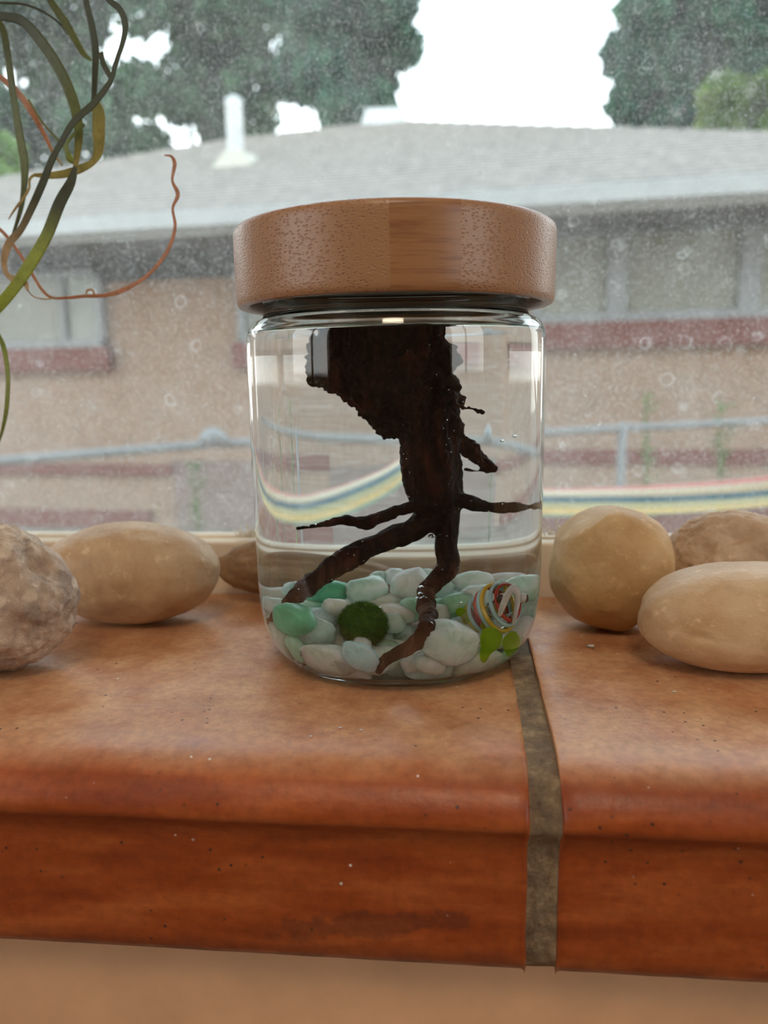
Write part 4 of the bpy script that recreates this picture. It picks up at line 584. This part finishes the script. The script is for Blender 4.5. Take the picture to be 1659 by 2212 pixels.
# ================================================================== MOSS BALL
MOSS = M('moss_green'); _c = MOSS.coord(); MOSS.principled(Base_Color=MOSS.ramp(MOSS.noise(_c, 500, 4), [(0.3, (0.02, 0.055, 0.008)), (0.7, (0.075, 0.17, 0.02))]), Roughness=0.8); MOSS = MOSS.m
FUZZ = leafy('moss_fuzz', (0.06, 0.16, 0.015), (0.16, 0.33, 0.035), 0.5)
mc = Vector((-0.00706, -0.01982, 0.01622)); mr = 0.0056
iv, if_ = ico(4); mb = empty_free('moss_ball', [mc+Vector((p[0]*mr, p[1]*mr, p[2]*mr))*(1+.05*fbm(Vector(p)*3)) for p in iv], if_, MOSS, mc); tag(mb, 'fuzzy dark green moss ball resting on the pebbles', 'moss ball')
v, f = [], []; rs = np.random.RandomState(3)
for q in range(6500):
    d = rs.normal(size=3); d /= np.linalg.norm(d); t = np.cross(d, rs.normal(size=3)); t /= np.linalg.norm(t); b = np.cross(d, t); w = .000045; L = mr*rs.uniform(.05, .22)
    p0 = d*mr*.985; p1 = p0+d*L*.6+t*L*.5; p2 = p0+d*L*.8+t*L*1.3; o = len(v); v += [p0-b*w, p0+b*w, p1+b*w*.8, p1-b*w*.8, p2]; f += [(o, o+1, o+2, o+3), (o+3, o+2, o+4)]
fz = obj('fuzz', ([tuple(np.array(mc)+p) for p in v], f), FUZZ, None, False); fz.parent = mb; fz.matrix_parent_inverse = Matrix.Translation(-mc); tag(fz, kind='stuff')

# ================================================================== GLASS FISH
def green_glass():
    k = M('fish_green_glass'); g = k.n('BsdfGlass'); g.inputs['Color'].default_value = (0.74, 0.93, 0.10, 1); g.inputs['IOR'].default_value = 1.14; g.inputs['Roughness'].default_value = 0.05
    t = k.n('BsdfTranslucent'); t.inputs[0].default_value = (0.72, 0.92, 0.06, 1); x = k.n('MixShader'); x.inputs[0].default_value = 0.45; k.l(g.outputs[0], x.inputs[1]); k.l(t.outputs[0], x.inputs[2]); return k.done(x.outputs[0])
fish = empty('glass_fish', (0.02337, -0.01244, 0.01294)); tag(fish, 'small blown glass fish ornament with red, yellow and pale blue rings', 'ornament')
FCLEAR = glass('fish_clear_glass', 1.5/1.333, (0.93, 0.97, 0.96)); FGREEN = green_glass()
def gloss(name, c): return plain(name, c, 0.2, 0.03, 300, 0.0)
FR, FY_, FB, FW, FK = gloss('fish_red', (0.55, 0.03, 0.02)), gloss('fish_yellow', (0.75, 0.47, 0.02)), gloss('fish_pale_blue', (0.42, 0.66, 0.68)), gloss('fish_white', (0.80, 0.74, 0.68)), gloss('fish_black', (0.012, 0.011, 0.011))
fT, fM = np.array((0.01721, -0.00629, 0.01442)), np.array((0.02952, -0.0186, 0.02145)); fd = fM-fT; FL = np.linalg.norm(fd); fd /= FL; fu = np.array((0, 0, 1.))-fd*fd[2]; fu /= np.linalg.norm(fu); fs = np.cross(fd, fu)
FRAD = [(0, .0008), (.04, .0024), (.13, .0034), (.3, .0046), (.5, .0055), (.7, .0060), (.85, .0058), (.95, .0051), (1.0, .0042), (1.0, .0034), (.9, .0032), (.6, .0024), (.4, .0006)]
def fring(t, r, th, tw=0.0, n_=40, part=1.0):
    P = []
    for i in range(n_+1):
        g = 2*PI*i/n_*part; P.append(fT+fd*(FL*t+tw*math.cos(g))+fu*r*1.13*math.cos(g)+fs*r*.84*math.sin(g))
    return P
v, f = [], []; N_ = 36
for t, r in chaikin(FRAD, 2):
    for i in range(N_): g = 2*PI*i/N_; v.append(tuple(fT+fd*FL*t+fu*r*1.13*math.cos(g)+fs*r*.84*math.sin(g)))
K_ = len(v)//N_
for i in range(K_-1):
    for j in range(N_): f.append((i*N_+j, i*N_+(j+1) % N_, (i+1)*N_+(j+1) % N_, (i+1)*N_+j))
f.append(tuple(range(N_))); f.append(tuple((K_-1)*N_+j for j in reversed(range(N_))))
bm = bmesh.new(); vs = [bm.verts.new(p) for p in v]
for q in f: bm.faces.new([vs[j] for j in q])
bmesh.ops.recalc_face_normals(bm, faces=bm.faces); o = bobj('body', bm, FCLEAR, fish); o['label'] = 'clear glass body'
def frad(t): return float(np.interp(t, [a for a, b in FRAD[:9]], [b for a, b in FRAD[:9]]))
for t, m, th, col in ((.08, FR, .0006, 'red ring'), (.17, FY_, .0006, 'yellow ring'), (.28, FB, .0006, 'pale blue ring'), (.53, FR, .0008, 'red ring'), (.62, FB, .0009, 'pale blue ring'), (.70, FY_, .0007, 'yellow ring'), (.88, FB, .0006, 'pale blue ring'), (.97, FR, .0005, 'red ring')):
    P = fring(t, frad(t)+.00005, th, -.0009); obj('stripe', tube(P, [th]*len(P), 8, 1), m, fish)
obj('lip', tube([(0.02716, -0.02186, 0.01854), (0.02818, -0.02226, 0.02101), (0.0294, -0.02213, 0.02375), (0.03099, -0.02197, 0.02553), (0.03276, -0.02179, 0.02447), (0.03302, -0.02176, 0.02185), (0.03247, -0.02182, 0.01867), (0.03167, -0.0214, 0.01567)], [.0007, .0010, .00115, .00125, .0012, .0011, .0009, .0006], 10, 5), FW, fish)['label'] = 'white gaping lip'
for e in [((0.02835, -0.01922, 0.02268), (0.0266, -0.02141, 0.02313)), ((0.03301, -0.01674, 0.0218), (0.03539, -0.01549, 0.021))]:
    e = Vector(e[0]), Vector(e[1]); iv, if_ = ico(3)
    ey = obj('eye', tube([e[0], e[0]+(e[1]-e[0])*.6], [.0014, .0014], 14), FW, fish); obj('pupil', tube([e[0]+(e[1]-e[0])*.6, e[0]+(e[1]-e[0])*.85, e[1]], [.0012, .00115, .0008], 14, 3), FK, ey)
for k_, (nm, P) in enumerate([('fin', [(0.02411, -0.03077, 0.01653), (0.02648, -0.02881, 0.01671), (0.02885, -0.02563, 0.01377), (0.02806, -0.02514, 0.01073), (0.02587, -0.02667, 0.00949), (0.02387, -0.02644, 0.00696), (0.02356, -0.02975, 0.01158)]), ('fin', [(0.0293, -0.02436, 0.01196), (0.03178, -0.02189, 0.01366), (0.03311, -0.01882, 0.01183), (0.03299, -0.01434, 0.00736), (0.03097, -0.01557, 0.00587), (0.02947, -0.02247, 0.00921)]), ('tail', [(0.01807, -0.00921, 0.01593), (0.01691, -0.01034, 0.01774), (0.01508, -0.01153, 0.01874), (0.01441, -0.0116, 0.01715), (0.01572, -0.01146, 0.01607), (0.01615, -0.01142, 0.01465), (0.0172, -0.0093, 0.01427)]), ('fin', [(0.02117, -0.01593, 0.01612), (0.02322, -0.01673, 0.0151), (0.02393, -0.01766, 0.01243), (0.02203, -0.01685, 0.01344)])]):
    P = [Vector(p) for p in P]; nrm = (P[1]-P[0]).cross(P[-1]-P[0]).normalized(); c = sum(P, Vector((0, 0, 0)))/len(P); th = .0013
    bm = bmesh.new(); A = [bm.verts.new(p+nrm*th*.4) for p in P]; B = [bm.verts.new(p-nrm*th*.4) for p in P]; ca_ = bm.verts.new(c+nrm*th*1.5); cb_ = bm.verts.new(c-nrm*th*1.5); L_ = len(P)
    for i in range(L_):
        j = (i+1) % L_; bm.faces.new((A[i], A[j], B[j], B[i])); bm.faces.new((A[j], A[i], ca_)); bm.faces.new((B[i], B[j], cb_))
    bmesh.ops.recalc_face_normals(bm, faces=bm.faces); bmesh.ops.subdivide_edges(bm, edges=list(bm.edges), cuts=2, use_grid_fill=True, smooth=.45)
    bobj(nm, bm, FGREEN, fish)['label'] = 'bright green glass '+nm

# ================================================================== HANGING PLANT
plant = empty('hanging_plant', (-0.118605, 0.03, 0.212228)); tag(plant, 'hanging plant with long thin green and dried orange leaves at the window', 'plant')
pc = Vector((-0.15259, 0.034, 0.22851))       # small hanging pot the leaves spring from, on a cord from the head of the window
obj('pot', lathe([(0, -.026), (.010, -.026), (.0115, -.022), (.0140, -.002), (.0146, 0), (.0132, 0), (.0125, -.005), (0, -.006)], 40, (0, 0)), plain('pot_clay', (0.40, 0.17, 0.09), 0.7), None).location = pc
bpy.data.objects['pot'].parent = plant; bpy.data.objects['pot'].matrix_parent_inverse = Matrix.Translation(-plant.location)
obj('cord', join(tube([pc+Vector((-.0138, 0, -.001)), pc+Vector((0, .004, .06)), Vector((pc.x, .05, 1.235))], [.0006]*3, 6), tube([pc+Vector((.0138, 0, -.001)), pc+Vector((0, .004, .06)), Vector((pc.x, .05, 1.235))], [.0006]*3, 6)), plain('cord_fibre', (0.35, 0.27, 0.17), 0.9), plant)
def leaf_mat(name, stops, gloss_=0.45):
    k = M(name); at = k.n('Attribute'); at.attribute_name = 'along'; c = k.ramp(at.outputs['Fac'], stops); co = k.coord('Object'); st = k.noise(co, 500, 4, 0.6); c = k.mix(k.math('MULTIPLY', st, 0.45), c, (0.02, 0.025, 0.012), 'MULTIPLY') if False else k.mix(k.ramp(st, [(0.45, 0.0), (0.75, 0.35)]), c, (0.05, 0.05, 0.02))
    d = k.n('BsdfPrincipled'); k.l(c, d.inputs['Base Color']); d.inputs['Roughness'].default_value = gloss_; t = k.n('BsdfTranslucent'); k.l(c, t.inputs[0]); x = k.n('MixShader'); x.inputs[0].default_value = .4; k.l(d.outputs[0], x.inputs[1]); k.l(t.outputs[0], x.inputs[2]); return k.done(x.outputs[0])
G1, G2, G3, OL, TN, OR = (0.12, 0.14, 0.095), (0.22, 0.26, 0.09), (0.40, 0.46, 0.07), (0.46, 0.39, 0.12), (0.62, 0.46, 0.28), (0.66, 0.34, 0.20)
for nm, P, wd, stops, lab, tw in [('arching', [(-0.15008, 0.03, 0.22578), (-0.14644, 0.0296, 0.21377), (-0.13795, 0.0292, 0.20219), (-0.12851, 0.0288, 0.19956), (-0.12141, 0.0284, 0.19763), (-0.11552, 0.028, 0.19154), (-0.10944, 0.0276, 0.18215), (-0.10542, 0.0272, 0.17212), (-0.10412, 0.0268, 0.16285), (-0.10514, 0.0264, 0.15573), (-0.10571, 0.026, 0.15211)], [0.001037, 0.002084, 0.002387, 0.002676, 0.002964, 0.003557, 0.003713, 0.003577, 0.002693, 0.001952, 0.001503], [(0, 'G1'), (0.4, 'G1'), (0.75, 'G2'), (1, 'OL')], None, 0.25), ('front_green', [(-0.10474, 0.024, 0.15157), (-0.10645, 0.02314, 0.14648), (-0.11031, 0.02229, 0.14006), (-0.11515, 0.02143, 0.13004), (-0.12156, 0.02057, 0.12069), (-0.12718, 0.01971, 0.11343), (-0.13338, 0.01886, 0.10717), (-0.13812, 0.018, 0.10292)], [0.001342, 0.002984, 0.003888, 0.004209, 0.004533, 0.003942, 0.00365, 0.001523], [(0, 'G1'), (0.3, 'G1'), (0.5, 'G3'), (1, 'G3')], 'yellow green lower leaf', 0.15), ('upright', [(-0.15523, 0.038, 0.23016), (-0.14773, 0.03782, 0.21627), (-0.13977, 0.03764, 0.20588), (-0.13338, 0.03745, 0.20049), (-0.13195, 0.03727, 0.19252), (-0.13119, 0.03709, 0.18092), (-0.13007, 0.03691, 0.1677), (-0.12898, 0.03673, 0.15726), (-0.12959, 0.03655, 0.14978), (-0.13137, 0.03636, 0.14228), (-0.13451, 0.03618, 0.13476), (-0.13605, 0.036, 0.13172)], [0.001068, 0.001841, 0.002154, 0.002308, 0.002471, 0.002487, 0.00313, 0.003147, 0.002212, 0.001587, 0.000957, 0.000479], [(0, 'G1'), (0.6, 'G2'), (1, 'G1')], None, 0.2), ('top_short', [(-0.1591, 0.044, 0.23345), (-0.14676, 0.04375, 0.23865), (-0.13096, 0.0435, 0.23189), (-0.12096, 0.04325, 0.21569), (-0.11842, 0.043, 0.20976), (-0.11371, 0.04275, 0.20254), (-0.11047, 0.0425, 0.19695), (-0.10779, 0.04225, 0.19239), (-0.10509, 0.042, 0.18999)], [0.001092, 0.001856, 0.002159, 0.00217, 0.00233, 0.0028, 0.002337, 0.001871, 0.000779], [(0, 'G1'), (0.7, 'G2'), (1, 'G2')], None, 0.15), ('top_straight', [(-0.15394, 0.036, 0.22907), (-0.13983, 0.0358, 0.23938), (-0.11628, 0.0356, 0.23762), (-0.10497, 0.0354, 0.22337), (-0.10278, 0.0352, 0.21093), (-0.10225, 0.035, 0.20464), (-0.10074, 0.0348, 0.19687), (-0.1001, 0.0346, 0.18979), (-0.10072, 0.0344, 0.18273), (-0.10145, 0.0342, 0.17633), (-0.10207, 0.034, 0.17131)], [0.001061, 0.001795, 0.001927, 0.001935, 0.001797, 0.002103, 0.002412, 0.002421, 0.001975, 0.001677, 0.001834], [(0, 'G1'), (1, 'G1')], None, 0.15), ('folded', [(-0.10179, 0.034, 0.17486), (-0.09999, 0.03325, 0.17098), (-0.10005, 0.0325, 0.16361), (-0.10026, 0.03175, 0.15839), (-0.10211, 0.031, 0.15467), (-0.10639, 0.03025, 0.15249), (-0.11124, 0.0295, 0.15106), (-0.1165, 0.02875, 0.15051), (-0.12136, 0.028, 0.15066)], [0.002135, 0.00396, 0.00412, 0.003359, 0.002138, 0.002749, 0.002596, 0.001984, 0.000915], [(0, 'G2'), (0.25, 'OL'), (1, 'OL')], 'olive folded leaf', 0.1), ('folded_tip', [(-0.12136, 0.028, 0.15066), (-0.12256, 0.0276, 0.14917), (-0.12293, 0.0272, 0.1462), (-0.12491, 0.0268, 0.14329), (-0.12827, 0.0264, 0.1394), (-0.13025, 0.026, 0.13661)], [0.000762, 0.000915, 0.001068, 0.000916, 0.000612, 0.00023], [(0, 'OL'), (1, 'TN')], None, 0.4), ('long_curl', [(-0.14879, 0.028, 0.22469), (-0.13319, 0.02765, 0.23708), (-0.11174, 0.0273, 0.23664), (-0.09945, 0.02696, 0.22011), (-0.09504, 0.02661, 0.20722), (-0.09126, 0.02626, 0.20141), (-0.08745, 0.02591, 0.19785), (-0.08581, 0.02557, 0.19336), (-0.08679, 0.02522, 0.1882), (-0.08935, 0.02487, 0.18215), (-0.09143, 0.02452, 0.17672), (-0.09677, 0.02417, 0.17072), (-0.10398, 0.02383, 0.16517), (-0.1085, 0.02348, 0.15916), (-0.11206, 0.02313, 0.15376), (-0.11563, 0.02278, 0.14676), (-0.11956, 0.02243, 0.13971), (-0.124, 0.02209, 0.13261), (-0.1282, 0.02174, 0.12835), (-0.13025, 0.02139, 0.12326), (-0.12969, 0.02104, 0.1188), (-0.12636, 0.0207, 0.11631), (-0.12321, 0.02035, 0.11531), (-0.12229, 0.02, 0.11289)], [0.001029, 0.001447, 0.001433, 0.001439, 0.001447, 0.001738, 0.002027, 0.002173, 0.001888, 0.001749, 0.002047, 0.002644, 0.00251, 0.002076, 0.002232, 0.002542, 0.002404, 0.002113, 0.002423, 0.001974, 0.00152, 0.00243, 0.001819, 0.000606], [(0, 'G1'), (0.5, 'G1'), (0.68, 'G1'), (0.8, 'TN'), (1, 'TN')], 'long curling leaf with a dry tan tip', 0.35), ('small_hook', [(-0.09665, 0.031, 0.18797), (-0.09613, 0.03067, 0.18464), (-0.09465, 0.03033, 0.18167), (-0.09344, 0.03, 0.17914)], [0.001492, 0.001791, 0.001791, 0.000896], [(0, 'G1'), (1, 'G1')], None, 0.1), ('thin_top', [(-0.16039, 0.046, 0.23455), (-0.15527, 0.04571, 0.21891), (-0.14741, 0.04543, 0.21224), (-0.13734, 0.04514, 0.21095), (-0.12897, 0.04486, 0.2099), (-0.12167, 0.04457, 0.20691), (-0.11613, 0.04429, 0.20273), (-0.11334, 0.044, 0.19914)], [0.0011, 0.000474, 0.000475, 0.00063, 0.000706, 0.000705, 0.000626, 0.00047], [(0, 'G1'), (1, 'G1')], None, 0.1), ('dry_short', [(-0.15781, 0.042, 0.23235), (-0.15674, 0.04175, 0.21149), (-0.14696, 0.0415, 0.19275), (-0.13747, 0.04125, 0.18617), (-0.13152, 0.041, 0.1808), (-0.12672, 0.04075, 0.17386), (-0.12306, 0.0405, 0.16695), (-0.12015, 0.04025, 0.16079), (-0.11708, 0.04, 0.15641)], [0.001084, 0.001097, 0.001262, 0.001734, 0.002208, 0.002053, 0.001424, 0.000951, 0.000476], [(0, 'OR'), (0.8, 'OR'), (1, 'OL')], 'dried orange leaf', 0.25), ('thin_green', [(-0.12293, 0.032, 0.17523), (-0.11886, 0.0316, 0.16821), (-0.11359, 0.0312, 0.16198), (-0.11079, 0.0308, 0.15858), (-0.11004, 0.0304, 0.15556), (-0.10727, 0.03, 0.15376)], [0.00061, 0.000611, 0.00107, 0.001527, 0.001222, 0.00061], [(0, 'G2'), (0.5, 'G2'), (1, 'G3')], None, 0.3), ('curl_bit', [(-0.10402, 0.031, 0.16649), (-0.10901, 0.03075, 0.16236), (-0.11056, 0.0305, 0.1595), (-0.10927, 0.03025, 0.15621), (-0.1072, 0.03, 0.15462)], [0.00091, 0.001066, 0.001372, 0.001525, 0.001067], [(0, 'G2'), (1, 'G3')], None, 0.3), ('dry_long', [(-0.15266, 0.034, 0.22797), (-0.1583, 0.03382, 0.19972), (-0.15811, 0.03364, 0.16507), (-0.14724, 0.03345, 0.14151), (-0.13777, 0.03327, 0.13495), (-0.13203, 0.03309, 0.12776), (-0.12763, 0.03291, 0.12028), (-0.12437, 0.03273, 0.11479), (-0.12086, 0.03255, 0.11191), (-0.11446, 0.03236, 0.11172), (-0.10938, 0.03218, 0.11203), (-0.10188, 0.032, 0.11212), (-0.09565, 0.03182, 0.11346), (-0.08836, 0.03164, 0.11672), (-0.08268, 0.03145, 0.12103), (-0.07792, 0.03127, 0.12681), (-0.07539, 0.03109, 0.13332), (-0.07575, 0.03091, 0.13914), (-0.07369, 0.03073, 0.14337), (-0.07524, 0.03055, 0.14771), (-0.07409, 0.03036, 0.15262), (-0.07496, 0.03018, 0.15503), (-0.0772, 0.03, 0.1555)], [0.001053, 0.00092, 0.000939, 0.000948, 0.001264, 0.001266, 0.001427, 0.001271, 0.000953, 0.00095, 0.001105, 0.001259, 0.001567, 0.001247, 0.001395, 0.001541, 0.001379, 0.001068, 0.001672, 0.000909, 0.001358, 0.000753, 0.000301], [(0, 'OR'), (1, 'OR')], 'long dried orange leaf looping to the right', 0.5), ('dry_tail', [(-0.12369, 0.022, 0.11359), (-0.12239, 0.02333, 0.11147), (-0.11948, 0.02467, 0.11063), (-0.11529, 0.026, 0.11111)], [0.000305, 0.000384, 0.000386, 0.00031], [(0, 'TN'), (1, 'TN')], None, 0.1), ('dry_knot', [(-0.10799, 0.031, 0.11188), (-0.10735, 0.031, 0.11369), (-0.10569, 0.031, 0.11395), (-0.10497, 0.031, 0.11271), (-0.10586, 0.031, 0.11182)], [0.000471, 0.000628, 0.000627, 0.000628, 0.000471], [(0, 'TN'), (1, 'OR')], None, 0.3), ('low_left', [(-0.1444, 0.028, 0.10377), (-0.14029, 0.028, 0.10136), (-0.13786, 0.028, 0.09728), (-0.13685, 0.028, 0.09228), (-0.13679, 0.028, 0.08444), (-0.13824, 0.028, 0.07495), (-0.14032, 0.028, 0.06777), (-0.1426, 0.028, 0.06213)], [0.001425, 0.001583, 0.001744, 0.001908, 0.001757, 0.001607, 0.001131, 0.000487], [(0, 'G1'), (0.4, 'G3'), (1, 'G2')], None, 0.2)]:
    q = smooth_path([tuple(p)+(w_,) for p, w_ in zip(P, wd)], 9); pts = [x[:3] for x in q]; ws_ = [abs(x[3]) for x in q]; fr = frames(pts, (0, 1, 0.05)); v, f, al = [], [], []
    for i, (p, w_, (t, a, b)) in enumerate(zip(pts, ws_, fr)):
        s = i/(len(pts)-1); side = np.cross(t, np.array((0.0, 1.0, 0.0))); side /= np.linalg.norm(side)+1e-9; nn = np.cross(side, t); g = tw*math.sin(s*PI*2.3+tw*5)
        sd_ = side*math.cos(g)+nn*math.sin(g); n2 = np.cross(sd_, t)
        for u_, h_ in ((-.5, 0), (-.25, .10), (0, .02), (.25, .10), (.5, 0)): v.append(p+sd_*w_*u_+n2*w_*h_*1.2); al.append(s)
    for i in range(len(pts)-1):
        for j in range(4): a = i*5+j; f.append((a, a+1, a+6, a+5))
    o = obj('leaf', (v, f), leaf_mat('leaf_'+nm, [(s_, globals()[c_]) for s_, c_ in stops]), plant); at = o.data.attributes.new('along', 'FLOAT', 'POINT'); at.data.foreach_set('value', al)
    sd = o.modifiers.new('t', 'SOLIDIFY'); sd.thickness = .00022; sd.offset = 0
    if lab: o['label'] = lab

# ================================================================== CRUMBS
CRUMB = plain('white_crumb', (0.62, 0.60, 0.57), 0.8, 0.1, 600)
for (x, y, s, lab) in [(0.05878, 0.00406, 0.00085, 'white flake lying on the tile below the round stone'), (0.0748, -0.03056, 0.0004, 'tiny white crumb in front of the long tan stone'), (-0.00969, -0.05788, 0.00035, 'tiny white crumb on the tile in front of the jar'), (-0.01582, -0.06277, 0.0003, 'tiny white crumb in front of the jar, nearest the left'), (-0.00454, -0.05881, 0.00035, 'second tiny crumb in front of the jar, nearer the grout')]:
    iv, if_ = ico(2); V = [Vector((p[0]*s*1.5, p[1]*s, p[2]*s*.45))*(1+.35*fbm(Vector(p)*1.8+Vector((x*900, 0, 0)))) for p in iv]; zm = min(p.z for p in V)
    tag(empty_free('plaster_crumb', [p+Vector((x, y, -zm+.00003)) for p in V], if_, CRUMB, (x, y, 0)), lab, 'crumb', 'crumbs on the ledge')
